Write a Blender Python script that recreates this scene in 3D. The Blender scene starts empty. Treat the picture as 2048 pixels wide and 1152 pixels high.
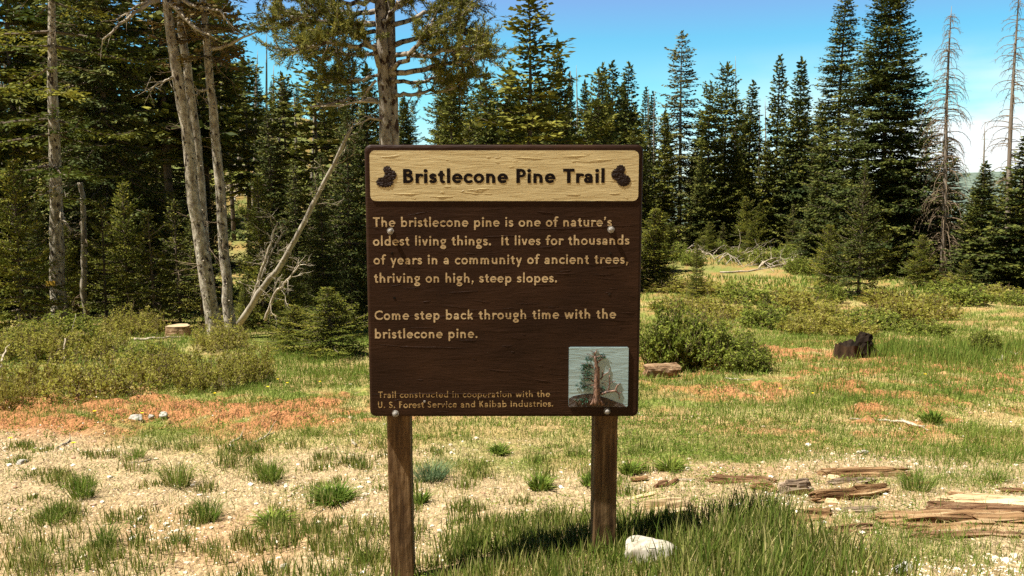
import bpy, bmesh, math, random
import numpy as np
from math import radians, sin, cos, pi

# ------------------------------------------------------------------ scene, camera, sky, sun, exposure
S = bpy.context.scene
COL = S.collection
S.render.engine = 'CYCLES'
S.cycles.max_bounces = 6
S.cycles.diffuse_bounces = 3
S.cycles.glossy_bounces = 2
S.cycles.transmission_bounces = 3
S.cycles.transparent_max_bounces = 4
S.cycles.use_denoising = False
S.cycles.sample_clamp_indirect = 4.0

PITCH = radians(6.8)
FPX = 1600.0                      # focal length in photo pixels (2048 wide)
cam_d = bpy.data.cameras.new('camera')
cam_d.sensor_width = 36.0
cam_d.lens = 36.0 * FPX / 2048
cam_d.clip_start = 0.05
cam_d.clip_end = 9000
cam = bpy.data.objects.new('camera', cam_d)
COL.objects.link(cam)
cam.location = (0, 0, 0)
cam.rotation_euler = (pi / 2 - PITCH, 0, 0)
S.camera = cam

SUN = np.array([-0.44, -0.115, 0.89]); SUN = SUN / np.linalg.norm(SUN)
EXPOSURE = 1.28
SUN_STRENGTH = 5.0
SKY_STRENGTH = 0.095

S.view_settings.view_transform = 'Standard'
S.view_settings.look = 'None'
S.view_settings.exposure = EXPOSURE
S.view_settings.gamma = 1.0

W = bpy.data.worlds.new('World')
S.world = W
W.use_nodes = True
nt = W.node_tree
nt.nodes.clear()
sky = nt.nodes.new('ShaderNodeTexSky')
sky.sky_type = 'NISHITA'
sky.sun_disc = False
sky.sun_elevation = math.asin(SUN[2])
sky.sun_rotation = math.atan2(SUN[0], SUN[1])
sky.altitude = 2800
sky.air_density = 1.0
sky.dust_density = 0.6
sky.ozone_density = 1.2
tc = nt.nodes.new('ShaderNodeTexCoord')
sep = nt.nodes.new('ShaderNodeSeparateXYZ')
nt.links.new(tc.outputs['Generated'], sep.inputs[0])
ramp = nt.nodes.new('ShaderNodeValToRGB')
cr = ramp.color_ramp
cr.elements[0].position = 0.0; cr.elements[0].color = (0.60, 0.64, 0.62, 1)
cr.elements[1].position = 0.40; cr.elements[1].color = (0.10, 0.115, 0.17, 1)
for p, c in ((0.05, (0.70, 0.82, 0.74, 1)), (0.115, (0.50, 0.92, 0.76, 1)), (0.18, (0.43, 0.88, 0.82, 1)), (0.235, (0.68, 0.76, 0.86, 1)), (0.28, (0.42, 0.44, 0.58, 1))):
    e = cr.elements.new(p); e.color = c
nt.links.new(sep.outputs['Z'], ramp.inputs[0])
mul = nt.nodes.new('ShaderNodeMix'); mul.data_type = 'RGBA'; mul.blend_type = 'MULTIPLY'; mul.inputs[0].default_value = 1.0
nt.links.new(sky.outputs[0], mul.inputs['A']); nt.links.new(ramp.outputs[0], mul.inputs['B'])
# thin white cloud low in the sky
mp = nt.nodes.new('ShaderNodeMapping'); mp.inputs['Scale'].default_value = (2.5, 2.5, 9)
nt.links.new(tc.outputs['Generated'], mp.inputs[0])
cn = nt.nodes.new('ShaderNodeTexNoise'); cn.inputs['Scale'].default_value = 2.2; cn.inputs['Detail'].default_value = 6
nt.links.new(mp.outputs[0], cn.inputs['Vector'])
band = nt.nodes.new('ShaderNodeMapRange'); band.inputs[1].default_value = 0.17; band.inputs[2].default_value = 0.07
nt.links.new(sep.outputs['Z'], band.inputs[0])
sidex = nt.nodes.new('ShaderNodeMapRange'); sidex.inputs[1].default_value = 0.1; sidex.inputs[2].default_value = 0.55
nt.links.new(sep.outputs['X'], sidex.inputs[0])
cth = nt.nodes.new('ShaderNodeMapRange'); cth.inputs[1].default_value = 0.32; cth.inputs[2].default_value = 0.55
nt.links.new(cn.outputs[0], cth.inputs[0])
m1 = nt.nodes.new('ShaderNodeMath'); m1.operation = 'MULTIPLY'; nt.links.new(band.outputs[0], m1.inputs[0]); nt.links.new(cth.outputs[0], m1.inputs[1])
m2 = nt.nodes.new('ShaderNodeMath'); m2.operation = 'MULTIPLY'; nt.links.new(m1.outputs[0], m2.inputs[0]); nt.links.new(sidex.outputs[0], m2.inputs[1])
cm = nt.nodes.new('ShaderNodeMix'); cm.data_type = 'RGBA'
nt.links.new(m2.outputs[0], cm.inputs[0]); nt.links.new(mul.outputs['Result'], cm.inputs['A'])
cm.inputs['B'].default_value = (4.9, 5.0, 5.0, 1)
bg = nt.nodes.new('ShaderNodeBackground'); bg.inputs[1].default_value = SKY_STRENGTH
nt.links.new(cm.outputs['Result'], bg.inputs[0])
wo = nt.nodes.new('ShaderNodeOutputWorld'); nt.links.new(bg.outputs[0], wo.inputs[0])

sl = bpy.data.lights.new('sun', 'SUN'); sl.energy = SUN_STRENGTH; sl.angle = radians(0.5); sl.color = (1.0, 0.975, 0.91)
so = bpy.data.objects.new('sun', sl); COL.objects.link(so)
from mathutils import Vector, Matrix
so.rotation_euler = Vector(tuple(SUN)).to_track_quat('Z', 'Y').to_euler()

# ------------------------------------------------------------------ noise, terrain, pixel rays
def _hash(ix, iy, seed):
    n = (ix.astype(np.int64) * 374761393 + iy.astype(np.int64) * 668265263 + seed * 1442695041) & 0x7fffffff
    n = (n ^ (n >> 13)) * 1274126177 & 0x7fffffff
    return ((n ^ (n >> 16)) & 0xffff) / 65535.0
def vnoise(x, y, seed=0):
    x = np.asarray(x, float); y = np.asarray(y, float)
    ix = np.floor(x); iy = np.floor(y); fx = x - ix; fy = y - iy
    fx = fx * fx * (3 - 2 * fx); fy = fy * fy * (3 - 2 * fy)
    a = _hash(ix, iy, seed); b = _hash(ix + 1, iy, seed); c = _hash(ix, iy + 1, seed); d = _hash(ix + 1, iy + 1, seed)
    return (a * (1 - fx) + b * fx) * (1 - fy) + (c * (1 - fx) + d * fx) * fy
def fbm(x, y, seed=0, octs=4):
    t = 0; amp = 0.5; s = 0
    for o in range(octs):
        t = t + amp * vnoise(np.asarray(x) * 2 ** o + 17.3 * o, np.asarray(y) * 2 ** o - 9.1 * o, seed + o); s += amp; amp *= 0.5
    return t / s
def sstep(a, b, x):
    t = np.clip((np.asarray(x, float) - a) / (b - a), 0, 1); return t * t * (3 - 2 * t)

_ky = [-80, -2, 0, 3, 6, 9, 15, 20, 26, 35, 45, 60, 80, 120, 250, 600, 1500, 4000]
_kz = [8.0, -0.82, -1.06, -1.40, -1.75, -2.09, -2.77, -3.3, -3.85, -4.3, -4.4, -4.0, -3.2, -2.2, -8, -40, -100, -150]
_ty = np.linspace(-80, 400, 4801); _tz = np.interp(_ty, _ky, _kz)
_k = np.ones(41) / 41; _tp = np.pad(_tz, 20, mode='edge'); _tz = np.convolve(_tp, _k, 'valid')
def red_mask(x, y):
    n = fbm(x * 1.1, y * 0.9, 5, 4)
    left = sstep(4.9, 6.0, y) * (1 - sstep(7.0, 8.8, y)) * (1 - sstep(-1.6, 0.4, x)) * 0.95
    right = sstep(4.6, 6, y) * (1 - sstep(13, 17, y)) * sstep(0.5, 2.2, x) * 0.9
    far = sstep(14, 20, y) * 0.45
    return np.clip(sstep(0.46, 0.60, 0.55 * n + 0.45 * fbm(x * 4.3, y * 3.6, 8, 3) + 0.07 * left + 0.012 * right - 0.005) * np.maximum(np.maximum(left, right), far) * 1.0, 0, 1)
def gravel_mask(x, y):
    n = fbm(x * 0.9 + 40, y * 1.3, 21, 4)
    lim = 5.2 - 0.25 * x + (n - 0.5) * 1.8
    return (1 - sstep(lim - 0.5, lim + 0.4, y)) * (0.55 + 0.45 * sstep(0.2, 0.4, n))
def gz(x, y):
    x = np.asarray(x, float); y = np.asarray(y, float)
    z = np.where(y < 395, np.interp(y, _ty, _tz), np.interp(y, _ky, _kz))
    z = z + 0.20 * np.clip(y - 42, 0, 62) * (1 - sstep(-30, 2, x))
    z = z - 0.2 * np.clip(y - 50, 0, 200) * sstep(15, 38, x)
    z = z + (0.15 * np.clip(x, -1.2, 1.2) - 0.06) * np.exp(-((y - 2.8) / 1.6) ** 2)
    z = z + (fbm(x * 0.5, y * 0.5, 3, 3) - 0.5) * 0.22 * np.clip(y / 12, 0.15, 1.2)
    return z
def gz_fine(x, y):
    z = gz(x, y)
    near = 1 - sstep(14, 22, y)
    r = red_mask(x, y)
    z = z + near * (fbm(x * 5, y * 5, 11, 3) - 0.5) * (0.035 + 0.11 * r) + near * (fbm(x * 14, y * 14, 15, 3) - 0.5) * (0.018 + 0.05 * r)
    return z
def ray(px, py):
    u = (px - 1024) / FPX; v = (576 - py) / FPX
    dy = cos(PITCH) + v * sin(PITCH); dz = -sin(PITCH) + v * cos(PITCH)
    return u / dy, dz / dy
def at(px, py, Y):
    a, b = ray(px, py); return np.array([a * Y, Y, b * Y])
def ground_at(px, py):
    a, b = ray(px, py)
    Y = np.concatenate([np.linspace(1.6, 30, 3000), np.linspace(30, 400, 6000)])
    below = b * Y < gz(a * Y, Y)
    i = int(np.argmax(below)) if below.any() else len(Y) - 1
    y = Y[i]; return np.array([a * y, y, float(gz(a * y, y))])
def ground_px(px, Y):
    """ground point under photo column px at depth Y"""
    a, b = ray(px, 600)
    x = (px - 1024) / FPX * Y * 1.0
    return np.array([x, Y, float(gz(x, Y))])
def px_scale(Y):
    return Y / FPX           # metres per photo pixel at depth Y

# ------------------------------------------------------------------ mesh helpers
class MB:
    def __init__(s):
        s.v = []; s.n = 0; s.l = []; s.t = []; s.r = []; s.c = []
    def add(s, V, F, rnd=0.5, col=None):
        """V (n,3); F (m,k) constant size faces"""
        V = np.asarray(V, float).reshape(-1, 3); F = np.asarray(F, np.int64)
        s.v.append(V)
        s.l.append((F + s.n).ravel()); s.t.append(np.full(len(F), F.shape[1], np.int32))
        r = np.asarray(rnd, float); s.r.append(np.full(len(V), float(r)) if r.ndim == 0 else r)
        s.n += len(V)
    def poly(s, V, faces, rnd=0.5):
        V = np.asarray(V, float).reshape(-1, 3)
        s.v.append(V); s.r.append(np.full(len(V), float(rnd)))
        for f in faces:
            s.l.append(np.asarray(f, np.int64) + s.n); s.t.append(np.array([len(f)], np.int32))
        s.n += len(V)
    def mesh(s, name, mats, smooth=False):
        me = bpy.data.meshes.new(name)
        V = np.concatenate(s.v); L = np.concatenate(s.l); T = np.concatenate(s.t); R = np.concatenate(s.r)
        me.vertices.add(len(V)); me.vertices.foreach_set('co', V.astype(np.float32).ravel())
        me.loops.add(len(L)); me.loops.foreach_set('vertex_index', L.astype(np.int32))
        me.polygons.add(len(T)); st = np.concatenate([[0], np.cumsum(T)[:-1]]).astype(np.int32)
        me.polygons.foreach_set('loop_start', st)
        a = me.attributes.new('rnd', 'FLOAT', 'POINT'); a.data.foreach_set('value', R.astype(np.float32))
        me.update(calc_edges=True); me.validate()
        me.polygons.foreach_set('use_smooth', np.full(len(me.polygons), bool(smooth)))
        for m in (mats if isinstance(mats, (list, tuple)) else [mats]): me.materials.append(m)
        return me
    def tube(s, P, R, k=8, rnd=0.5, cap=True, wob=0, rg=None):
        P = np.asarray(P, float); R = np.asarray(R, float) * np.ones(len(P)); n = len(P)
        T = np.gradient(P, axis=0); T /= np.linalg.norm(T, axis=1)[:, None] + 1e-9
        ref = np.array([0, 0, 1.0]) if abs(T[0][2]) < 0.9 else np.array([1.0, 0, 0])
        U = np.cross(T, ref); U /= np.linalg.norm(U, axis=1)[:, None] + 1e-9
        Wv = np.cross(T, U)
        a = np.arange(k) / k * 2 * pi
        rr = np.ones((n, k))
        if wob and rg is not None: rr = 1 + wob * (rg.random((n, k)) - 0.5)
        V = P[:, None, :] + (R[:, None] * rr)[:, :, None] * (np.cos(a)[None, :, None] * U[:, None, :] + np.sin(a)[None, :, None] * Wv[:, None, :])
        i = np.arange(n - 1)[:, None] * k; j = np.arange(k)[None, :]; j2 = (j + 1) % k
        F = np.stack([i + j, i + j2, i + k + j2, i + k + j], -1).reshape(-1, 4)
        base = s.n
        s.add(V.reshape(-1, 3), F, rnd)
        if cap:
            s.l.append(np.arange(k)[::-1] + base); s.t.append(np.array([k], np.int32))
            s.l.append(np.arange(k) + base + (n - 1) * k); s.t.append(np.array([k], np.int32))
    def kites(s, B, D, L, Wd, rnd, flat=0.6, rg=None):
        """leaf shaped quads from base B along unit D; side mostly horizontal when flat is high"""
        n = len(B)
        nrm = np.zeros((n, 3)); nrm[:, 2] = flat
        nrm += (1 - flat) * rg.normal(size=(n, 3))
        sd = np.cross(D, nrm); sd /= np.linalg.norm(sd, axis=1)[:, None] + 1e-9
        L = np.asarray(L)[:, None] if np.ndim(L) else L
        Wd = np.asarray(Wd)[:, None] if np.ndim(Wd) else Wd
        m = B + D * L * 0.45
        V = np.stack([B, m + sd * Wd * 0.5, B + D * L, m - sd * Wd * 0.5], 1).reshape(-1, 3)
        F = np.arange(n * 4).reshape(-1, 4)
        s.add(V, F, np.repeat(rnd, 4))

def norm(v): return v / (np.linalg.norm(v, axis=-1, keepdims=True) + 1e-9)
_names = {}
def link(name, me, parent=None, loc=(0, 0, 0), rotz=0):
    o = bpy.data.objects.new(name, me); COL.objects.link(o); o.location = loc
    if rotz: o.rotation_euler = (0, 0, rotz)
    if parent is not None: o.parent = parent
    return o
def tag(o, label, cat, group=None):
    o['label'] = label; o['category'] = cat
    if group: o['group'] = group
    return o
def thing(name, label, cat, loc, group=None, rotz=0):
    o = bpy.data.objects.new(name, None); COL.objects.link(o); o.location = tuple(loc); o.rotation_euler = (0, 0, rotz)
    o.empty_display_size = 0.2
    return tag(o, label, cat, group)
def kind(o, k): o['kind'] = k; return o

# ------------------------------------------------------------------ materials
def newmat(name):
    m = bpy.data.materials.new(name); m.use_nodes = True; t = m.node_tree; t.nodes.clear()
    return m, t
def N(t, typ, **kw):
    n = t.nodes.new(typ)
    for k, v in kw.items(): setattr(n, k, v)
    return n
def rampn(t, inp, stops):
    r = N(t, 'ShaderNodeValToRGB'); e = r.color_ramp.elements
    e[0].position, e[0].color = stops[0][0], (*stops[0][1], 1)
    e[1].position, e[1].color = stops[-1][0], (*stops[-1][1], 1)
    for p, c in stops[1:-1]:
        x = e.new(p); x.color = (*c, 1)
    t.links.new(inp, r.inputs[0]); return r
def leafmat(name, stops, trans=0.22, rough=0.7, spec=0.08, tcol=None):
    m, t = newmat(name)
    a = N(t, 'ShaderNodeAttribute', attribute_name='rnd')
    oi = N(t, 'ShaderNodeObjectInfo')
    ad = N(t, 'ShaderNodeMath', operation='MULTIPLY_ADD'); t.links.new(oi.outputs['Random'], ad.inputs[0]); ad.inputs[1].default_value = 0.22; 
    sb = N(t, 'ShaderNodeMath', operation='SUBTRACT'); t.links.new(a.outputs['Fac'], sb.inputs[0]); sb.inputs[1].default_value = 0.11
    t.links.new(sb.outputs[0], ad.inputs[2])
    r = rampn(t, ad.outputs[0], stops)
    p = N(t, 'ShaderNodeBsdfPrincipled'); p.inputs['Roughness'].default_value = rough; p.inputs['Specular IOR Level'].default_value = spec
    t.links.new(r.outputs[0], p.inputs['Base Color'])
    tr = N(t, 'ShaderNodeBsdfTranslucent'); t.links.new(r.outputs[0], tr.inputs[0])
    mx = N(t, 'ShaderNodeMixShader'); mx.inputs[0].default_value = trans
    t.links.new(p.outputs[0], mx.inputs[1]); t.links.new(tr.outputs[0], mx.inputs[2])
    o = N(t, 'ShaderNodeOutputMaterial'); t.links.new(mx.outputs[0], o.inputs[0])
    return m
def woodmat(name, stops, scale=(1, 1, 1), nscale=6.0, bump=0.4, rough=0.8, spec=0.2, detail=8, dist=0.02, spots=None, distort=0.3):
    """stretched noise grain; scale squeezes object space along the grain"""
    m, t = newmat(name)
    tcn = N(t, 'ShaderNodeTexCoord'); mpn = N(t, 'ShaderNodeMapping'); mpn.inputs['Scale'].default_value = scale
    t.links.new(tcn.outputs['Object'], mpn.inputs[0])
    n1 = N(t, 'ShaderNodeTexNoise'); n1.inputs['Scale'].default_value = nscale; n1.inputs['Detail'].default_value = detail; n1.inputs['Roughness'].default_value = 0.65; n1.inputs['Distortion'].default_value = distort
    t.links.new(mpn.outputs[0], n1.inputs['Vector'])
    r = rampn(t, n1.outputs[0], stops)
    colr = r.outputs[0]
    hgt = n1.outputs[0]
    if spots:
        sc, thr, scol, sscale = spots
        mp2 = N(t, 'ShaderNodeMapping'); mp2.inputs['Scale'].default_value = sscale; t.links.new(tcn.outputs['Object'], mp2.inputs[0])
        n2 = N(t, 'ShaderNodeTexNoise'); n2.inputs['Scale'].default_value = sc; n2.inputs['Detail'].default_value = 3; t.links.new(mp2.outputs[0], n2.inputs['Vector'])
        mr = N(t, 'ShaderNodeMapRange'); mr.inputs[1].default_value = thr; mr.inputs[2].default_value = thr + 0.06; t.links.new(n2.outputs[0], mr.inputs[0])
        mx = N(t, 'ShaderNodeMix', data_type='RGBA'); t.links.new(mr.outputs[0], mx.inputs[0]); t.links.new(colr, mx.inputs['A']); mx.inputs['B'].default_value = (*scol, 1)
        colr = mx.outputs['Result']
        sbt = N(t, 'ShaderNodeMath', operation='MULTIPLY_ADD'); t.links.new(mr.outputs[0], sbt.inputs[0]); sbt.inputs[1].default_value = -0.4; t.links.new(n1.outputs[0], sbt.inputs[2]); hgt = sbt.outputs[0]
    p = N(t, 'ShaderNodeBsdfPrincipled'); p.inputs['Roughness'].default_value = rough; p.inputs['Specular IOR Level'].default_value = spec
    t.links.new(colr, p.inputs['Base Color'])
    b = N(t, 'ShaderNodeBump'); b.inputs['Strength'].default_value = bump; b.inputs['Distance'].default_value = dist
    t.links.new(hgt, b.inputs['Height']); t.links.new(b.outputs[0], p.inputs['Normal'])
    o = N(t, 'ShaderNodeOutputMaterial'); t.links.new(p.outputs[0], o.inputs[0])
    return m

M = {}
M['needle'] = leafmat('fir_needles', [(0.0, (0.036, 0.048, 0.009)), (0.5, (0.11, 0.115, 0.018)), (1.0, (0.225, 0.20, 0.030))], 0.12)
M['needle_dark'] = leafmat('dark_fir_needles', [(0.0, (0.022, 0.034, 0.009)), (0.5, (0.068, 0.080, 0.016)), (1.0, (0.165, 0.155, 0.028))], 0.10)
M['needle_young'] = leafmat('young_fir_needles', [(0.0, (0.040, 0.058, 0.009)), (0.5, (0.125, 0.135, 0.018)), (1.0, (0.27, 0.235, 0.032))], 0.25)
M['needle_pale'] = leafmat('pale_needles', [(0.0, (0.08, 0.072, 0.024)), (0.5, (0.15, 0.14, 0.045)), (1.0, (0.23, 0.20, 0.07))], 0.15)
M['needle_pine'] = leafmat('pine_needles', [(0.0, (0.045, 0.055, 0.012)), (0.5, (0.13, 0.13, 0.025)), (1.0, (0.36, 0.31, 0.06))], 0.3)
M['needle_brown'] = leafmat('brown_needles', [(0.0, (0.05, 0.034, 0.012)), (0.5, (0.125, 0.075, 0.028)), (1.0, (0.19, 0.135, 0.04))], 0.15)
M['shrub'] = leafmat('shrub_leaves', [(0.0, (0.17, 0.11, 0.03)), (0.35, (0.23, 0.215, 0.03)), (0.7, (0.33, 0.315, 0.050)), (1.0, (0.50, 0.42, 0.13))], 0.5)
M['shrub_green'] = leafmat('green_shrub_leaves', [(0.0, (0.08, 0.105, 0.016)), (0.5, (0.18, 0.215, 0.030)), (1.0, (0.33, 0.33, 0.06))], 0.35)
M['grass'] = leafmat('grass_blades', [(0.0, (0.075, 0.135, 0.018)), (0.5, (0.155, 0.22, 0.034)), (0.85, (0.26, 0.29, 0.058)), (1.0, (0.46, 0.38, 0.15))], 0.42)
M['grass_deep'] = leafmat('deep_grass_blades', [(0.0, (0.055, 0.095, 0.014)), (0.45, (0.125, 0.17, 0.026)), (0.75, (0.24, 0.255, 0.055)), (1.0, (0.50, 0.42, 0.17))], 0.42)
M['grass_blue'] = leafmat('blue_green_blades', [(0.0, (0.09, 0.15, 0.065)), (0.5, (0.17, 0.235, 0.115)), (1.0, (0.36, 0.36, 0.18))], 0.25)
M['straw'] = leafmat('straw', [(0.0, (0.22, 0.145, 0.055)), (0.5, (0.40, 0.30, 0.115)), (1.0, (0.60, 0.49, 0.24))], 0.15)
M['forb'] = leafmat('forb_leaves', [(0.0, (0.075, 0.13, 0.016)), (0.5, (0.14, 0.195, 0.028)), (1.0, (0.24, 0.27, 0.045))], 0.28)
M['litter'] = leafmat('bark_litter', [(0.0, (0.06, 0.03, 0.015)), (0.5, (0.20, 0.11, 0.055)), (1.0, (0.45, 0.36, 0.24))], 0.0)
M['petal'] = leafmat('yellow_petals', [(0.0, (0.7, 0.5, 0.02)), (1.0, (0.85, 0.65, 0.04))], 0.1)
M['bark_pale'] = woodmat('pale_fir_bark', [(0.30, (0.10, 0.072, 0.05)), (0.5, (0.33, 0.275, 0.20)), (0.70, (0.62, 0.55, 0.43))], (1, 1, 0.5), 14, 0.9, 0.9, 0.1, spots=(16.0, 0.585, (0.045, 0.032, 0.024), (1, 1, 0.55)))
M['bark_pine'] = woodmat('pine_bark', [(0.25, (0.11, 0.08, 0.06)), (0.5, (0.27, 0.225, 0.175)), (0.75, (0.48, 0.42, 0.34))], (1, 1, 0.6), 12, 0.9, 0.9, 0.1, spots=(11.0, 0.53, (0.05, 0.030, 0.020), (1, 1, 0.6)))
M['bark'] = woodmat('grey_brown_bark', [(0.3, (0.06, 0.043, 0.03)), (0.7, (0.19, 0.145, 0.10))], (1, 1, 0.3), 8, 0.7, 0.95, 0.05)
M['deadwood'] = woodmat('dead_grey_wood', [(0.3, (0.13, 0.10, 0.07)), (0.7, (0.42, 0.36, 0.27))], (1, 1, 0.25), 8, 0.5, 0.9, 0.1)
M['bleached'] = woodmat('bleached_wood', [(0.3, (0.14, 0.105, 0.07)), (0.5, (0.36, 0.29, 0.20)), (0.7, (0.56, 0.48, 0.36))], (0.6, 0.6, 0.6), 12, 0.5, 0.85, 0.1)
M['twig_grey'] = woodmat('grey_twigs', [(0.3, (0.11, 0.075, 0.045)), (0.7, (0.25, 0.18, 0.11))], (1, 1, 1), 10, 0.3, 0.9, 0.1)
M['snagbark'] = woodmat('reddish_dead_bark', [(0.3, (0.11, 0.07, 0.045)), (0.5, (0.19, 0.145, 0.105)), (0.7, (0.30, 0.25, 0.19))], (1, 1, 0.2), 6, 0.6, 0.9, 0.1)
M['rot'] = woodmat('rotten_orange_wood', [(0.34, (0.07, 0.030, 0.012)), (0.5, (0.29, 0.165, 0.075)), (0.68, (0.52, 0.37, 0.20))], (0.35, 4.5, 4.5), 9, 1.0, 0.95, 0.05, dist=0.03)
M['rot_dark'] = woodmat('rotten_brown_wood', [(0.35, (0.05, 0.024, 0.012)), (0.5, (0.20, 0.105, 0.052)), (0.7, (0.44, 0.30, 0.17))], (0.3, 4.5, 4.5), 9, 1.0, 0.95, 0.05, dist=0.03)
M['log_bark'] = woodmat('weathered_log', [(0.3, (0.07, 0.035, 0.018)), (0.5, (0.28, 0.17, 0.09)), (0.72, (0.50, 0.36, 0.22))], (0.4, 3, 3), 7, 1.0, 0.95, 0.05, dist=0.04)
M['plank_tan'] = woodmat('tan_split_wood', [(0.28, (0.22, 0.13, 0.06)), (0.5, (0.52, 0.38, 0.21)), (0.75, (0.72, 0.58, 0.38))], (0.25, 2.5, 2.5), 9, 0.9, 0.9, 0.05, dist=0.02)
M['plank_grey'] = woodmat('grey_weathered_wood', [(0.32, (0.07, 0.045, 0.028)), (0.5, (0.26, 0.185, 0.12)), (0.7, (0.46, 0.36, 0.25))], (0.25, 3, 3), 8, 1.0, 0.9, 0.05, dist=0.03)
M['cutwood'] = woodmat('cut_wood', [(0.3, (0.26, 0.18, 0.09)), (0.7, (0.50, 0.39, 0.24))], (1, 1, 1), 14, 0.3, 0.9, 0.1)
M['stump_dark'] = woodmat('dark_stump_wood', [(0.35, (0.015, 0.009, 0.005)), (0.6, (0.075, 0.045, 0.025)), (0.75, (0.16, 0.11, 0.06))], (1, 1, 0.4), 9, 1.0, 0.95, 0.05)
M['charred'] = woodmat('charred_wood', [(0.3, (0.006, 0.005, 0.004)), (0.7, (0.030, 0.020, 0.013))], (1, 1, 0.4), 12, 1.0, 0.95, 0.03)
M['rock_white'] = woodmat('white_limestone', [(0.32, (0.20, 0.165, 0.11)), (0.5, (0.37, 0.325, 0.25)), (0.68, (0.50, 0.45, 0.36))], (1, 1, 1), 16, 0.25, 0.95, 0.1)
M['rock_grey'] = woodmat('grey_rock', [(0.3, (0.22, 0.19, 0.15)), (0.7, (0.50, 0.46, 0.38))], (1, 1, 1), 20, 0.8, 0.95, 0.1)
M['post'] = woodmat('brown_post_wood', [(0.28, (0.022, 0.010, 0.004)), (0.5, (0.115, 0.064, 0.026)), (0.74, (0.27, 0.17, 0.078))], (1, 1, 0.10), 42, 0.9, 0.75, 0.2, dist=0.006, detail=6)
def signpaint(name, stops, bump, rough, spec):
    m, t = newmat(name)
    tcn = N(t, 'ShaderNodeTexCoord')
    def nz(scale, sc, det, dis):
        mpn = N(t, 'ShaderNodeMapping'); mpn.inputs['Scale'].default_value = scale; t.links.new(tcn.outputs['Object'], mpn.inputs[0])
        n = N(t, 'ShaderNodeTexNoise'); n.inputs['Scale'].default_value = sc; n.inputs['Detail'].default_value = det; n.inputs['Distortion'].default_value = dis
        t.links.new(mpn.outputs[0], n.inputs['Vector']); return n
    fine = nz((1, 1, 9), 16, 5, 1.0)       # horizontal grain
    broad = nz((1, 1, 5), 3.5, 3, 1.8)
    worn = nz((1, 1, 1.5), 5, 4, 0)
    r = rampn(t, worn.outputs[0], stops)
    h = N(t, 'ShaderNodeMath', operation='MULTIPLY_ADD'); t.links.new(broad.outputs[0], h.inputs[0]); h.inputs[1].default_value = 1.8; t.links.new(fine.outputs[0], h.inputs[2])
    b = N(t, 'ShaderNodeBump'); b.inputs['Strength'].default_value = bump; b.inputs['Distance'].default_value = 0.004
    t.links.new(h.outputs[0], b.inputs['Height'])
    p = N(t, 'ShaderNodeBsdfPrincipled'); p.inputs['Roughness'].default_value = rough; p.inputs['Specular IOR Level'].default_value = spec
    t.links.new(r.outputs[0], p.inputs['Base Color']); t.links.new(b.outputs[0], p.inputs['Normal'])
    o = N(t, 'ShaderNodeOutputMaterial'); t.links.new(p.outputs[0], o.inputs[0]); return m
M['board'] = signpaint('brown_sign_paint', [(0.3, (0.017, 0.0068, 0.0028)), (0.7, (0.033, 0.0140, 0.006))], 0.35, 0.5, 0.12)
M['tan'] = signpaint('tan_sign_paint', [(0.3, (0.46, 0.36, 0.175)), (0.7, (0.55, 0.44, 0.225))], 0.28, 0.36, 0.4)
M['letter_tan'] = signpaint('tan_letter_paint', [(0.3, (0.34, 0.235, 0.115)), (0.65, (0.47, 0.345, 0.185))], 0.3, 0.6, 0.1)
M['letter_worn'] = signpaint('worn_letter_paint', [(0.35, (0.26, 0.16, 0.06)), (0.7, (0.44, 0.29, 0.12))], 0.4, 0.6, 0.2)
M['letter_dark'] = signpaint('dark_letter_paint', [(0.3, (0.006, 0.003, 0.002)), (0.7, (0.011, 0.006, 0.004))], 0.25, 0.7, 0.08)
M['cone'] = signpaint('cone_paint', [(0.3, (0.012, 0.006, 0.003)), (0.7, (0.026, 0.012, 0.007))], 1.0, 0.6, 0.15)
M['tile_blue'] = signpaint('pale_blue_tile', [(0.3, (0.22, 0.33, 0.34)), (0.7, (0.30, 0.41, 0.41))], 0.3, 0.22, 0.5)
M['relief_wood'] = woodmat('relief_trunk_paint', [(0.38, (0.035, 0.018, 0.012)), (0.6, (0.27, 0.15, 0.095))], (6, 6, 2), 16, 0.5, 0.4, 0.4)
M['relief_dark'] = woodmat('relief_dark_paint', [(0.3, (0.02, 0.012, 0.007)), (0.7, (0.09, 0.05, 0.022))], (1, 1, 1), 60, 0.8, 0.45, 0.4)
M['relief_green'] = leafmat('relief_green_paint', [(0.0, (0.008, 0.03, 0.015)), (0.6, (0.03, 0.09, 0.05)), (1.0, (0.06, 0.15, 0.085))], 0.0, 0.5, 0.12)
M['steel'] = woodmat('zinc_steel', [(0.3, (0.14, 0.12, 0.10)), (0.7, (0.36, 0.33, 0.28))], (1, 1, 1), 90, 0.4, 0.55, 0.4)
M['yellow'] = woodmat('yellow_plate', [(0.3, (0.50, 0.30, 0.03)), (0.7, (0.62, 0.40, 0.05))], (1, 1, 1), 10, 0.1, 0.6, 0.3)
M['stones'] = leafmat('gravel_stones', [(0.0, (0.34, 0.20, 0.12)), (0.35, (0.52, 0.40, 0.27)), (0.75, (0.68, 0.58, 0.44)), (1.0, (0.86, 0.82, 0.74))], 0.0, 0.95, 0.1)

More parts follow.
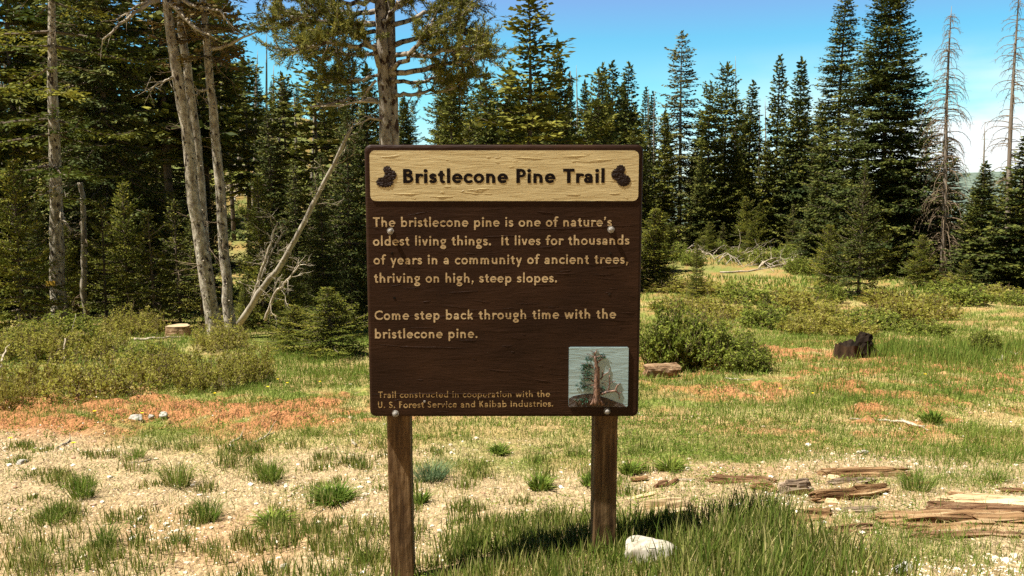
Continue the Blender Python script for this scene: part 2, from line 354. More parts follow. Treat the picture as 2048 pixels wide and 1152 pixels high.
def groundmat():
    m, t = newmat('meadow_soil')
    a = N(t, 'ShaderNodeAttribute', attribute_name='soil')
    tcn = N(t, 'ShaderNodeTexCoord')
    n1 = N(t, 'ShaderNodeTexNoise'); n1.inputs['Scale'].default_value = 26; n1.inputs['Detail'].default_value = 8; n1.inputs['Roughness'].default_value = 0.7
    t.links.new(tcn.outputs['Object'], n1.inputs['Vector'])
    v = N(t, 'ShaderNodeTexVoronoi'); v.inputs['Scale'].default_value = 55; t.links.new(tcn.outputs['Object'], v.inputs['Vector'])
    r = rampn(t, n1.outputs[0], [(0.3, (0.50, 0.46, 0.42)), (0.5, (0.95, 0.93, 0.90)), (0.72, (1.4, 1.38, 1.32))])
    mx = N(t, 'ShaderNodeMix', data_type='RGBA', blend_type='MULTIPLY'); mx.inputs[0].default_value = 1
    t.links.new(a.outputs['Color'], mx.inputs['A']); t.links.new(r.outputs[0], mx.inputs['B'])
    r2 = rampn(t, v.outputs['Color'], [(0.0, (0.80, 0.77, 0.74)), (1.0, (1.18, 1.18, 1.18))])
    mx2 = N(t, 'ShaderNodeMix', data_type='RGBA', blend_type='MULTIPLY'); mx2.inputs[0].default_value = 1
    t.links.new(mx.outputs['Result'], mx2.inputs['A']); t.links.new(r2.outputs[0], mx2.inputs['B'])
    p = N(t, 'ShaderNodeBsdfPrincipled'); p.inputs['Roughness'].default_value = 0.95; p.inputs['Specular IOR Level'].default_value = 0.05
    t.links.new(mx2.outputs['Result'], p.inputs['Base Color'])
    h = N(t, 'ShaderNodeMath', operation='MULTIPLY_ADD'); t.links.new(v.outputs['Distance'], h.inputs[0]); h.inputs[1].default_value = -0.5; t.links.new(n1.outputs[0], h.inputs[2])
    b = N(t, 'ShaderNodeBump'); b.inputs['Strength'].default_value = 1.0; b.inputs['Distance'].default_value = 0.03
    t.links.new(h.outputs[0], b.inputs['Height']); t.links.new(b.outputs[0], p.inputs['Normal'])
    o = N(t, 'ShaderNodeOutputMaterial'); t.links.new(p.outputs[0], o.inputs[0]); return m
M['ground'] = groundmat()

# ------------------------------------------------------------------ ground sheet
def build_ground():
    u = np.concatenate([[-40, -15, -7, -4, -2.5, -1.6], np.linspace(-1.05, 1.05, 600), [1.6, 2.5, 4, 7, 15, 40]])
    yb = np.concatenate([[-80, -40, -20, -10, -4, -1, 0.6], np.exp(np.linspace(np.log(1.5), np.log(13), 560)), np.exp(np.linspace(np.log(13.15), np.log(3500), 260))])
    Y = np.repeat(yb[:, None], len(u), 1); X = u[None, :] * np.maximum(Y, 1.5)
    Z = gz_fine(X, Y)
    g = gravel_mask(X, Y); r = red_mask(X, Y)
    n = fbm(X * 0.8, Y * 0.8, 31, 4); n2 = fbm(X * 3.1, Y * 3.1, 37, 3)
    straw = np.array([0.43, 0.355, 0.145]); green = np.array([0.20, 0.235, 0.052]); grav = np.array([0.46, 0.345, 0.195]); red = np.array([0.40, 0.18, 0.078]); pink = np.array([0.44, 0.26, 0.13])
    gr = sstep(0.36, 0.58, n + .06 * sstep(5, 8, Y))[..., None]
    c = straw * (1 - gr) + green * gr
    c = c * (1 - 0.45 * sstep(.45, .65, n2)[..., None]) + pink * 0.45 * sstep(.45, .65, n2)[..., None]
    far = sstep(30, 60, Y)[..., None]
    c = c * (1 - far) + np.array([0.15, 0.17, 0.050]) * far
    c = c * (1 - g[..., None]) + (grav * (1 - 0.5 * sstep(.5, .7, n)[..., None]) + pink * 0.5 * sstep(.5, .7, n)[..., None]) * g[..., None]
    c = c * (1 - r[..., None]) + red * r[..., None]
    mb = MB(); nu = len(u); nv = len(yb)
    i = np.arange(nv - 1)[:, None] * nu; j = np.arange(nu - 1)[None, :]
    F = np.stack([i + j, i + j + 1, i + nu + j + 1, i + nu + j], -1).reshape(-1, 4)
    mb.add(np.stack([X, Y, Z], -1).reshape(-1, 3), F, 0.5)
    me = mb.mesh('ground', M['ground'], True)
    ca = me.color_attributes.new('soil', 'FLOAT_COLOR', 'POINT')
    ca.data.foreach_set('color', np.concatenate([c.reshape(-1, 3), np.ones((nu * nv, 1))], 1).astype(np.float32).ravel())
    o = link('ground', me); kind(o, 'structure')
    # far hill beyond the right of the meadow
    mb = MB()
    xs = np.linspace(-400, 3200, 120); ys = np.linspace(1500, 2900, 40)
    Xh, Yh = np.meshgrid(xs, ys)
    ridge = 36 + 18 * sstep(800, 1500, Xh) + 14 * fbm(Xh / 260, Yh / 400, 77, 4)
    prof = sstep(1500, 2300, Yh)
    Zh = -115 + (ridge + 115) * prof
    i = np.arange(39)[:, None] * 120; j = np.arange(119)[None, :]
    F = np.stack([i + j, i + j + 1, i + 120 + j + 1, i + 120 + j], -1).reshape(-1, 4)
    mb.add(np.stack([Xh, Yh, Zh], -1).reshape(-1, 3), F, 0.5)
    hm = woodmat('wooded_hill', [(0.4, (0.06, 0.085, 0.07)), (0.6, (0.15, 0.18, 0.135))], (0.02, 0.02, 0.03), 3.0, 0.0, 1.0, 0.0)
    kind(link('hill', mb.mesh('hill', hm, True)), 'structure')
build_ground()

# ------------------------------------------------------------------ sign lettering: strokes -> contours -> raised letters
def sd_box(X, Y, x0, y0, x1, y1):
    cx, cy, hx, hy = (x0 + x1) / 2, (y0 + y1) / 2, abs(x1 - x0) / 2, abs(y1 - y0) / 2
    dx = np.abs(X - cx) - hx; dy = np.abs(Y - cy) - hy
    return np.hypot(np.maximum(dx, 0), np.maximum(dy, 0)) + np.minimum(np.maximum(dx, dy), 0)
def sd_line(X, Y, x0, y0, x1, y1, w, butt=True):
    L = math.hypot(x1 - x0, y1 - y0); c, s = (x1 - x0) / L, (y1 - y0) / L
    a = (X - x0) * c + (Y - y0) * s; b = -(X - x0) * s + (Y - y0) * c
    return sd_box(a, b, 0, -w / 2, L, w / 2)
def sd_arc(X, Y, cx, cy, rx, ry, a0, a1, w):
    n = max(6, int(abs(a1 - a0) / 12)); t = np.radians(np.linspace(a0, a1, n + 1))
    px, py = cx + rx * np.cos(t), cy + ry * np.sin(t)
    d = np.full(X.shape, 9.0)
    for i in range(n):
        ex, ey = px[i + 1] - px[i], py[i + 1] - py[i]; L2 = ex * ex + ey * ey + 1e-12
        h = np.clip(((X - px[i]) * ex + (Y - py[i]) * ey) / L2, 0, 1)
        d = np.minimum(d, np.hypot(X - px[i] - h * ex, Y - py[i] - h * ey))
    return d - w / 2
G = {
 'o': (.70, ['a .35 .33 .255 .26 0 360']), 'c': (.58, ['a .35 .33 .255 .26 52 308']), 'e': (.68, ['a .35 .33 .255 .26 0 305', 'b .12 .285 .65 .40']),
 'n': (.72, ['b .06 0 .24 .66', 'a .35 .37 .20 .205 0 170', 'b .46 0 .64 .38']), 'h': (.72, ['b .06 0 .24 1.04', 'a .35 .37 .20 .205 0 170', 'b .46 0 .64 .38']),
 'm': (1.06, ['b .06 0 .24 .66', 'a .335 .39 .165 .185 0 170', 'b .41 0 .59 .38', 'a .685 .39 .165 .185 0 170', 'b .76 0 .94 .38']),
 'u': (.72, ['b .06 .28 .24 .66', 'a .35 .29 .20 .205 180 360', 'b .46 0 .64 .66']),
 'i': (.30, ['b .06 0 .24 .66', 'd .15 .88 .115']), 'l': (.30, ['b .06 0 .24 1.04']),
 'b': (.74, ['b .06 0 .24 1.04', 'a .39 .33 .225 .26 0 360']), 'd': (.74, ['b .50 0 .68 1.04', 'a .35 .33 .225 .26 0 360']), 'p': (.74, ['b .06 -.32 .24 .66', 'a .39 .33 .225 .26 0 360']),
 'a': (.64, ['b .38 0 .56 .44', 'a .30 .42 .175 .165 0 150', 'a .27 .19 .17 .125 0 360']), 'r': (.48, ['b .06 0 .24 .66', 'a .38 .34 .21 .24 62 160']),
 's': (.50, ['a .255 .475 .155 .115 35 270', 'a .245 .20 .165 .125 -145 90']), 't': (.46, ['b .13 .16 .31 .86', 'b .02 .52 .42 .66', 'l .03 .58 .24 .82 .1', 'a .34 .20 .12 .13 180 285']),
 'f': (.44, ['b .12 0 .30 .78', 'a .37 .79 .16 .17 60 180', 'b .0 .52 .44 .66']), 'g': (.64, ['a .31 .43 .20 .165 0 360', 'a .31 -.16 .225 .125 0 360', 'l .20 .30 .20 -.06 .14', 'l .40 .56 .62 .60 .12', 'l .16 .06 .44 .0 .16']),
 'k': (.64, ['b .06 0 .24 1.04', 'l .20 .30 .52 .66 .16', 'l .25 .38 .56 0 .18']), 'v': (.62, ['l .09 .66 .30 .02 .17', 'l .53 .66 .32 .02 .17']),
 'w': (.98, ['l .09 .66 .27 .02 .17', 'l .47 .66 .29 .02 .16', 'l .49 .66 .68 .02 .16', 'l .88 .66 .70 .02 .17']), 'y': (.62, ['l .08 .66 .31 .06 .17', 'l .54 .66 .20 -.32 .17']),
 'B': (.74, ['b .06 0 .26 1', 'a .38 .745 .18 .165 -90 90', 'a .40 .30 .22 .21 -90 90', 'b .1 .82 .38 1', 'b .1 .50 .40 .65', 'b .1 0 .42 .18']),
 'P': (.66, ['b .06 0 .26 1', 'a .36 .70 .215 .215 -90 90', 'b .1 .82 .36 1', 'b .1 .40 .36 .56']), 'T': (.74, ['b .02 .82 .74 1', 'b .28 0 .48 1']),
 'I': (.32, ['b .06 0 .26 1']), 'C': (.86, ['a .53 .5 .42 .415 48 312']), 'U': (.80, ['b .06 .34 .25 1', 'a .39 .36 .235 .275 180 360', 'b .53 .34 .72 1']),
 'S': (.62, ['a .31 .735 .195 .18 30 270', 'a .29 .29 .205 .20 -150 90']), 'F': (.60, ['b .06 0 .26 1', 'b .1 .83 .56 1', 'b .1 .43 .50 .59']),
 'K': (.74, ['b .06 0 .26 1', 'l .24 .46 .60 1 .19', 'l .27 .56 .66 0 .21']),
 '.': (.30, ['d .14 .11 .115']), ',': (.30, ['d .15 .12 .11', 'l .19 .12 .08 -.17 .10']), '\u2019': (.28, ['d .14 .90 .10', 'l .19 .90 .08 .66 .10']), ' ': (.36, []),
}
def glyph_field(ch, res=56, dw=0.0):
    adv, st = G[ch]
    x = np.arange(-8, int((adv + .16) * res)) / res; y = np.arange(int(-.45 * res), int(1.2 * res)) / res
    X, Y = np.meshgrid(x, y); d = np.full(X.shape, 9.0)
    for s in st:
        k, *v = s.split(); v = [float(q) for q in v]
        if k == 'b': e = sd_box(X, Y, *v)
        elif k == 'l': e = sd_line(X, Y, *v)
        elif k == 'd': e = np.hypot(X - v[0], Y - v[1]) - v[2]
        else: e = sd_arc(X, Y, *v, 0.165)
        d = np.minimum(d, e)
    return X, Y, d - dw
def contours(X, Y, D):
    """marching squares at 0 -> list of closed loops"""
    ny, nx = D.shape; inside = D < 0
    code = inside[:-1, :-1] * 1 + inside[:-1, 1:] * 2 + inside[1:, 1:] * 4 + inside[1:, :-1] * 8
    segs = {}
    T = {1: [(3, 0)], 2: [(0, 1)], 3: [(3, 1)], 4: [(1, 2)], 5: [(3, 2), (1, 0)], 6: [(0, 2)], 7: [(3, 2)], 8: [(2, 3)], 9: [(2, 0)], 10: [(0, 3), (2, 1)], 11: [(2, 1)], 12: [(1, 3)], 13: [(1, 0)], 14: [(0, 3)]}
    def key(i, j, e):
        return {0: ('h', i, j), 1: ('v', i, j + 1), 2: ('h', i + 1, j), 3: ('v', i, j)}[e]
    for i, j in zip(*np.nonzero((code > 0) & (code < 15))):
        for a, b in T[int(code[i, j])]:
            segs[key(i, j, a)] = key(i, j, b)
    def pt(k):
        t, i, j = k
        if t == 'h': a, b, p, q = D[i, j], D[i, j + 1], (X[i, j], Y[i, j]), (X[i, j + 1], Y[i, j + 1])
        else: a, b, p, q = D[i, j], D[i + 1, j], (X[i, j], Y[i, j]), (X[i + 1, j], Y[i + 1, j])
        f = a / (a - b); return (p[0] + f * (q[0] - p[0]), p[1] + f * (q[1] - p[1]))
    loops = []
    while segs:
        s = next(iter(segs)); k = s; L = []
        while k in segs:
            L.append(pt(k)); k = segs.pop(k)
        if len(L) > 5: loops.append(L)
    return loops
def plate(name, loops, depth, mat, parent, y):
    """raised flat shape in the sign's plane (x, z), facing the reader"""
    cu = bpy.data.curves.new('outline', 'CURVE'); cu.dimensions = '2D'; cu.fill_mode = 'BOTH'; cu.extrude = depth / 2
    for L in loops:
        sp = cu.splines.new('POLY'); sp.points.add(len(L) - 1)
        sp.points.foreach_set('co', np.array([(p[0], p[1], 0, 1) for p in L], np.float32).ravel()); sp.use_cyclic_u = True
    ob = bpy.data.objects.new('outline', cu); COL.objects.link(ob)
    dg = bpy.context.evaluated_depsgraph_get(); dg.update()
    me = bpy.data.meshes.new_from_object(ob.evaluated_get(dg)); bpy.data.objects.remove(ob); bpy.data.curves.remove(cu)
    n = len(me.vertices); c = np.zeros(n * 3, np.float32); me.vertices.foreach_get('co', c); c = c.reshape(-1, 3)
    c = np.stack([c[:, 0], y - c[:, 2] - depth / 2 + 0.0005, c[:, 1]], 1); me.vertices.foreach_set('co', c.ravel()); me.update()
    me.materials.clear(); me.materials.append(mat); me.name = name
    return link(name, me, parent)

YB = 2.95                                   # board front plane
ROOT = np.array([-0.03, YB + 0.045, float(gz(-0.03, YB))])
def sp(px, py, Y=YB):                       # photo pixel on the board -> sign-local x, z
    p = at(px, py, Y) - ROOT; return p[0], p[2]
def build_sign():
    root = thing('trail_sign', 'brown wooden trail sign with tan header and lettering on two posts', 'sign', ROOT)
    yf = YB - ROOT[1]
    x0 = (sp(729, 290)[0] + sp(738, 836)[0]) / 2; x1 = (sp(1289, 292)[0] + sp(1276, 832)[0]) / 2
    z1 = sp(1009, 289)[1]; z0 = sp(1007, 834)[1]
    cx, cz = (x0 + x1) / 2, (z0 + z1) / 2; w, h = x1 - x0, z1 - z0
    def rr(w, h, r, n=8):
        P = []
        for sx, sy, a in ((1, 1, 0), (-1, 1, 90), (-1, -1, 180), (1, -1, 270)):
            for q in range(n + 1):
                t = radians(a + 90 * q / n); P.append((sx * (w / 2 - r) + r * cos(t), sy * (h / 2 - r) + r * sin(t)))
        return np.array(P)
    th = 0.045
    mb = MB(); rings = []
    for inset, y in ((0.003, yf + th), (0.0, yf + th - .004), (0.0, yf + .012), (0.0015, yf + .006), (.005, yf + .002), (.011, yf)):
        P = rr(w - 2 * inset, h - 2 * inset, .024 - inset * .6); rings.append(np.stack([P[:, 0] + cx, np.full(len(P), y), P[:, 1] + cz], 1))
    k = len(rings[0]); V = np.concatenate(rings)
    F = [(a * k + i, a * k + (i + 1) % k, (a + 1) * k + (i + 1) % k, (a + 1) * k + i) for a in range(len(rings) - 1) for i in range(k)]
    mb.add(V, F); mb.l += [np.arange(k)[::-1], np.arange(k) + (len(rings) - 1) * k]; mb.t += [np.array([k], np.int32)] * 2
    bme = mb.mesh('board', M['board'])
    bm = bmesh.new(); bm.from_mesh(bme); bmesh.ops.recalc_face_normals(bm, faces=bm.faces); bm.to_mesh(bme); bm.free()
    board = link('board', bme, root)
    # tan header panel
    hx0, hz1 = sp(739, 301); hx1, hz0 = sp(1276, 402)
    P = rr(hx1 - hx0, hz1 - hz0, 0.02); P = P + np.array([(hx0 + hx1) / 2, (hz0 + hz1) / 2])
    hdr = plate('header_panel', [P.tolist()], 0.0035, M['tan'], root, yf)
    yh = yf - 0.003
    rg = np.random.default_rng(4)
    def text(name, s, pxl, pxr, pyb, cap_px, y, mat, depth, parent, pyb2=None, dw=0.0, wear=0.0):
        xl, zb = sp(pxl, pyb); xr, zb2 = sp(pxr, pyb2 if pyb2 else pyb); cap = cap_px * YB / FPX
        nat = sum(G[c][0] for c in s); n = len(s)
        aw = (xr - xl) / cap
        track = (aw - nat + 0.06) / (n - 1); sx = 1.0
        if track < -0.02: sx = (aw + .06) / (nat - 0.02 * (n - 1)); track = -0.02 * sx
        if track > 0.09: sx = (aw + .06) / (nat + 0.09 * (n - 1)); track = 0.09 * sx
        loops = []; pen = -0.06
        for c in s:
            adv = G[c][0]
            if c != ' ':
                X, Y, D = glyph_field(c, dw=dw)
                if wear: D = D + wear * np.maximum(0, fbm((X + pen) * 3.1 + zb * 50, Y * 7, 91, 3) - 0.42) + wear * 0.25 * np.maximum(0, fbm((X + pen) * .5 + 7, Y + zb * 90, 95, 2) - 0.5)
                for L in contours(X, Y, D):
                    L = np.array(L); t = (pen + L[:, 0] * sx) / aw
                    loops.append(np.stack([xl + (pen + L[:, 0] * sx) * cap, zb + (zb2 - zb) * t + L[:, 1] * cap], 1).tolist())
            pen += adv * sx + track
        return plate(name, loops, depth, mat, parent, y)
    text('title_lettering', 'Bristlecone Pine Trail', 807, 1210, 366, 27, yh, M['letter_dark'], 0.0013, hdr, 365.5, dw=0.02)
    for s, a, b, y, y2 in (('The bristlecone pine is one of nature\u2019s', 747, 1224, 454, 453), ('oldest living things.  It lives for thousands', 747, 1259, 491.5, 489.5), ('of years in a community of ancient trees,', 748, 1257, 529, 527.5),
                       ('thriving on high, steep slopes.', 749, 1115, 565.5, 565), ('Come step back through time with the', 750, 1232, 640, 637), ('bristlecone pine.', 750, 956, 677, 676)):
        text('lettering', s, a, b, y, 19.5, yf, M['letter_tan'], 0.0011, board, y2, dw=0.001, wear=0.06)
    text('worn_lettering', 'Trail constructed in cooperation with the', 757, 1100, 796, 13.5, yf, M['letter_worn'], 0.001, board, 794, dw=-0.006, wear=0.15)
    text('worn_lettering', 'U. S. Forest Service and Kaibab Industries.', 756, 1107, 816.5, 14, yf, M['letter_worn'], 0.001, board, 813.5, dw=-0.006, wear=0.14)
    # raised grain and splits in the painted boards
    for nm, mt, par, y, spec_, (bx0, bx1, by0, by1), nr in (('raised_grain', M['board'], board, yf, ((742, 632, 1276, 634), (1060, 458, 1277, 451), (742, 789, 1120, 785), (760, 690, 930, 697), (1240, 778, 1275, 777)), (745, 1270, 415, 825), 70),
                                                     ('raised_grain', M['tan'], hdr, yh, ((742, 362, 803, 364), (1208, 362, 1275, 360.5)), (748, 1262, 308, 396), 48)):
        mb = MB(); L_ = list(spec_)
        for _ in range(nr):
            a = bx0 + (bx1 - bx0) * rg.random(); b = by0 + (by1 - by0) * rg.random(); l = 8 + 60 * rg.random() ** 2
            if par is hdr and 335 < b < 372 and 750 < a + l and a < 1260: continue
            L_.append((a, b, min(a + l, bx1), b + rg.normal() * 2.5))
        for a, b, c_, d_ in L_:
            n = max(5, int((c_ - a) / 4)); q = np.array([sp(a + (c_ - a) * t_, b + (d_ - b) * t_ + (.9 * math.sin(t_ * 7 + b) if n > 20 else 0) + rg.normal() * .25) for t_ in np.linspace(0, 1, n)])
            r_ = .0006 + .0006 * rg.random(); mb.tube(np.stack([q[:, 0], np.full(n, y), q[:, 1]], 1), r_ * (.3 + np.sin(np.linspace(.1, 3.04, n)) * (.5 + .6 * rg.random(n))), 5, cap=False)
        link(nm, mb.mesh(nm, mt, True), par)
    # pine cone emblems
    for lobes in (((774.7, 340, 8, 8), (781, 351, 12, 11.5), (770, 364.5, 17, 10.5), (776, 358, 10, 9)), ((1241, 339, 9, 9), (1235.5, 349, 13, 12), (1247, 361, 13.5, 12), (1239, 355, 10, 9))):
        cxp = np.mean([l[0] for l in lobes]); cyp = np.mean([l[1] for l in lobes])
        gx, gy = np.meshgrid(np.arange(-32, 32, .5), np.arange(-32, 32, .5)); d = np.full(gx.shape, 99.)
        for lx, ly, rx, ry in lobes:
            ex, ey = (gx - (lx - cxp)) / rx, (gy - (cyp - ly)) / ry; d = np.minimum(d, (np.hypot(ex, ey) - 1) * min(rx, ry))
        an = np.arctan2(gy, gx); d = d + 0.75 * np.sin(an * 26) + 0.35 * np.sin(an * 41 + 1)
        L = [[sp(cxp + p[0], cyp - p[1]) for p in q] for q in contours(gx, gy, d)]
        e = plate('cone_emblem', L, 0.0018, M['cone'], hdr, yh)
        mb = MB()                                       # overlapping cone scales
        for lx, ly, rx, ry in lobes[:3]:
            for q in range(26):
                a = rg.random() * 2 * pi; rr_ = math.sqrt(rg.random()) * .8
                X, Z = sp(lx + rx * rr_ * cos(a), ly + ry * rr_ * sin(a)); s_ = 0.0035 + rg.random() * .0025
                c = np.array([X, yh - .0014, Z]); t = rg.random() * 6.3
                V = [c + np.array([s_ * cos(t + k_ * 1.256), -0.0005 * (k_ % 2), s_ * .7 * sin(t + k_ * 1.256)]) for k_ in range(5)]
                mb.poly(V + [c + np.array([0, -.0011, 0])], [(0, 1, 5), (1, 2, 5), (2, 3, 5), (3, 4, 5), (4, 0, 5)])
        link('cone_scales', mb.mesh('cone_scales', M['cone']), e)
    # bolts with washers
    for px, py in ((781, 462), (1222, 459), (791, 827), (1214, 822)):
        X, Z = sp(px, py); mb = MB()
        a = np.arange(20) / 20 * 2 * pi
        def ring(r, y): return np.stack([X + r * np.cos(a), np.full(20, y), Z + r * np.sin(a)], 1)
        prof = [(.0128, yf + .001), (.0128, yf - .0022), (.0085, yf - .0024), (.0083, yf - .012), (.006, yf - .0155), (.0025, yf - .017)]
        V = np.concatenate([ring(r, y) for r, y in prof]); n = 20
        F = [(i * n + j, i * n + (j + 1) % n, (i + 1) * n + (j + 1) % n, (i + 1) * n + j) for i in range(len(prof) - 1) for j in range(n)]
        mb.add(V, F); mb.l.append(np.arange(n) + 5 * n); mb.t.append(np.array([n], np.int32))
        link('bolt', mb.mesh('bolt', M['steel'], False), root)
    # small old screw holes in the board
    for px, py in ((784, 507), (1221, 507), (789, 596), (1219, 589), (849, 803)):
        X, Z = sp(px, py); mb = MB(); a = np.arange(10) / 10 * 2 * pi
        V = np.concatenate([np.stack([X + r * np.cos(a), np.full(10, y), Z + r * np.sin(a)], 1) for r, y in ((.005, yf + .001), (.005, yf - .0009), (.003, yf - .0014))])
        F = [(i * 10 + j, i * 10 + (j + 1) % 10, (i + 1) * 10 + (j + 1) % 10, (i + 1) * 10 + j) for i in range(2) for j in range(10)]
        mb.add(V, F); mb.l.append(np.arange(10) + 20); mb.t.append(np.array([10], np.int32))
        link('plugged_hole', mb.mesh('plugged_hole', M['charred'] if py < 700 else M['steel']), board)
    # picture tile: relief of an old twisted pine
    tx0, tz1 = sp(1138, 694); tx1, tz0 = sp(1255, 813)
    P = rr(tx1 - tx0, tz1 - tz0, .006) + np.array([(tx0 + tx1) / 2, (tz0 + tz1) / 2])
    tile = plate('picture_tile', [P.tolist()], 0.006, M['tile_blue'], root, yf)
    yt = yf - 0.0055
    def tp(a, b): return np.array([tx0 + (tx1 - tx0) * (a - 130) / 855, tz1 - (tz1 - tz0) * (b - 95) / 865])
    gl = [tp(*q).tolist() for q in ((132, 957), (132, 840), (200, 800), (330, 775), (450, 768), (560, 800), (660, 825), (800, 880), (925, 925), (960, 957))]
    plate('relief_ground', [gl], 0.003, M['relief_dark'], tile, yt)
    mb = MB()
    def limb(pts, r0, r1, k=7):
        Q = np.array([[tp(a, b)[0], yt - 0.002 - 0.002 * (r0 > 20), tp(a, b)[1]] for a, b in pts]); s_ = (tx1 - tx0) / 855
        n = 4 * (len(pts) - 1) + 1; t = np.linspace(0, len(pts) - 1, n)
        Q = np.stack([np.interp(t, np.arange(len(pts)), Q[:, i]) for i in range(3)], 1)
        mb.tube(Q, np.linspace(r0, r1, n) * s_ * .78, k, wob=.4, rg=rg)
    limb([(535, 925), (530, 760), (525, 600), (530, 450), (520, 330), (500, 220)], 62, 20, 9); limb([(470, 930), (500, 800), (500, 650)], 28, 22); limb([(620, 930), (565, 800), (560, 600), (560, 380)], 30, 14)
    limb([(440, 930), (500, 860)], 12, 20); limb([(650, 925), (590, 850)], 14, 22)
    for pts, r0, r1 in (([(500, 240), (490, 170), (440, 150)], 14, 5), ([(495, 200), (520, 150), (530, 115)], 12, 5), ([(480, 235), (420, 200), (380, 185)], 8, 4), ([(520, 330), (590, 270), (650, 230)], 16, 7), ([(520, 240), (580, 215), (660, 225)], 14, 6),
                        ([(480, 390), (430, 350), (310, 330)], 15, 8), ([(475, 520), (430, 470), (320, 475)], 12, 6), ([(480, 590), (430, 545), (310, 540)], 12, 6), ([(520, 645), (430, 640), (345, 655)], 16, 9), ([(500, 610), (560, 680), (610, 720)], 22, 16),
                        ([(590, 770), (690, 735), (820, 720)], 30, 16), ([(690, 735), (715, 640), (712, 490)], 18, 8), ([(712, 610), (760, 595), (800, 580)], 9, 6), ([(800, 725), (825, 650), (875, 610)], 16, 9), ([(800, 730), (860, 765), (890, 740)], 14, 6), ([(850, 765), (865, 845)], 8, 7),
                        ([(590, 560), (620, 500), (700, 455), (720, 395)], 14, 6), ([(610, 500), (615, 430)], 9, 9), ([(600, 620), (640, 610), (660, 650)], 7, 4), ([(640, 580), (680, 590)], 6, 4)):
        limb(pts, r0, r1)
    link('relief_trunk', mb.mesh('relief_trunk', M['relief_wood'], True), tile)
    mb = MB(); B = []; D = []
    for cx_, cy_, rx, ry, n in ((420, 265, 60, 30, 40), (390, 355, 90, 30, 60), (390, 410, 100, 35, 60), (400, 480, 90, 40, 60), (380, 545, 90, 40, 60), (330, 640, 95, 40, 70), (390, 690, 90, 35, 50), (610, 225, 70, 35, 45), (630, 690, 35, 30, 25), (360, 860, 60, 40, 45), (280, 850, 60, 30, 25)):
        a = rg.random(n) * 2 * pi; r = np.sqrt(rg.random(n))
        for i in range(n):
            q = tp(cx_ + rx * r[i] * cos(a[i]), cy_ + ry * r[i] * sin(a[i])); B.append([q[0], yt - .0015 - rg.random() * .004, q[1]]); D.append([-1 + rg.normal() * .7, -.3 * rg.random(), rg.normal() * .6 - .1])
    B = np.array(B); D = norm(np.array(D)); mb.kites(B, D, .006 + rg.random(len(B)) * .004, .0026, rg.random(len(B)), 0.0, rg)
    link('relief_foliage', mb.mesh('relief_foliage', M['relief_green']), tile)
    # posts: board bolted to their front faces
    for (pxl, pxr, pyb, twist) in ((768, 812, 836, radians(1.5)), (1198, 1240, 832, radians(3.0))):
        yp = yf + th + 0.001
        a, zt = sp(pxl, pyb, YB + th); b, _ = sp(pxr, pyb, YB + th)
        cxp = (a + b) / 2; wd = 0.089
        zb = float(gz(cxp + ROOT[0], YB + .09)) - ROOT[2] - 0.35; ztop = z1 - 0.06
        mb = MB(); nz = 60; zs = np.linspace(zb, ztop, nz); c = 0.004
        prof = np.array([(-wd / 2 + c, 0), (-wd / 6, 0), (wd / 6, 0), (wd / 2 - c, 0), (wd / 2, c), (wd / 2, wd * .5), (wd / 2, wd - c), (wd / 2 - c, wd), (0, wd), (-wd / 2 + c, wd), (-wd / 2, wd - c), (-wd / 2, wd * .5), (-wd / 2, c)])
        V = []
        for z in zs:
            bow = 0.003 * sin(z * 3 + cxp * 4) + (0.010 * (z - ztop) if cxp > 0 else -0.012 * (z - ztop))
            V.append(np.stack([cxp + bow + prof[:, 0] * cos(twist) - prof[:, 1] * sin(twist), yp + prof[:, 1] * cos(twist) + (prof[:, 0] + wd / 2) * abs(sin(twist)), np.full(len(prof), z)], 1) + (rg.random((len(prof), 3)) - .5) * np.array([.0016, .0016, 0]))
        k = len(prof); V = np.concatenate(V)
        F = [(i * k + j, i * k + (j + 1) % k, (i + 1) * k + (j + 1) % k, (i + 1) * k + j) for i in range(nz - 1) for j in range(k)]
        mb.add(V, F); mb.l += [np.arange(k)[::-1], np.arange(k) + (nz - 1) * k]; mb.t += [np.array([k], np.int32)] * 2
        link('post', mb.mesh('post', M['post']), root)
build_sign()

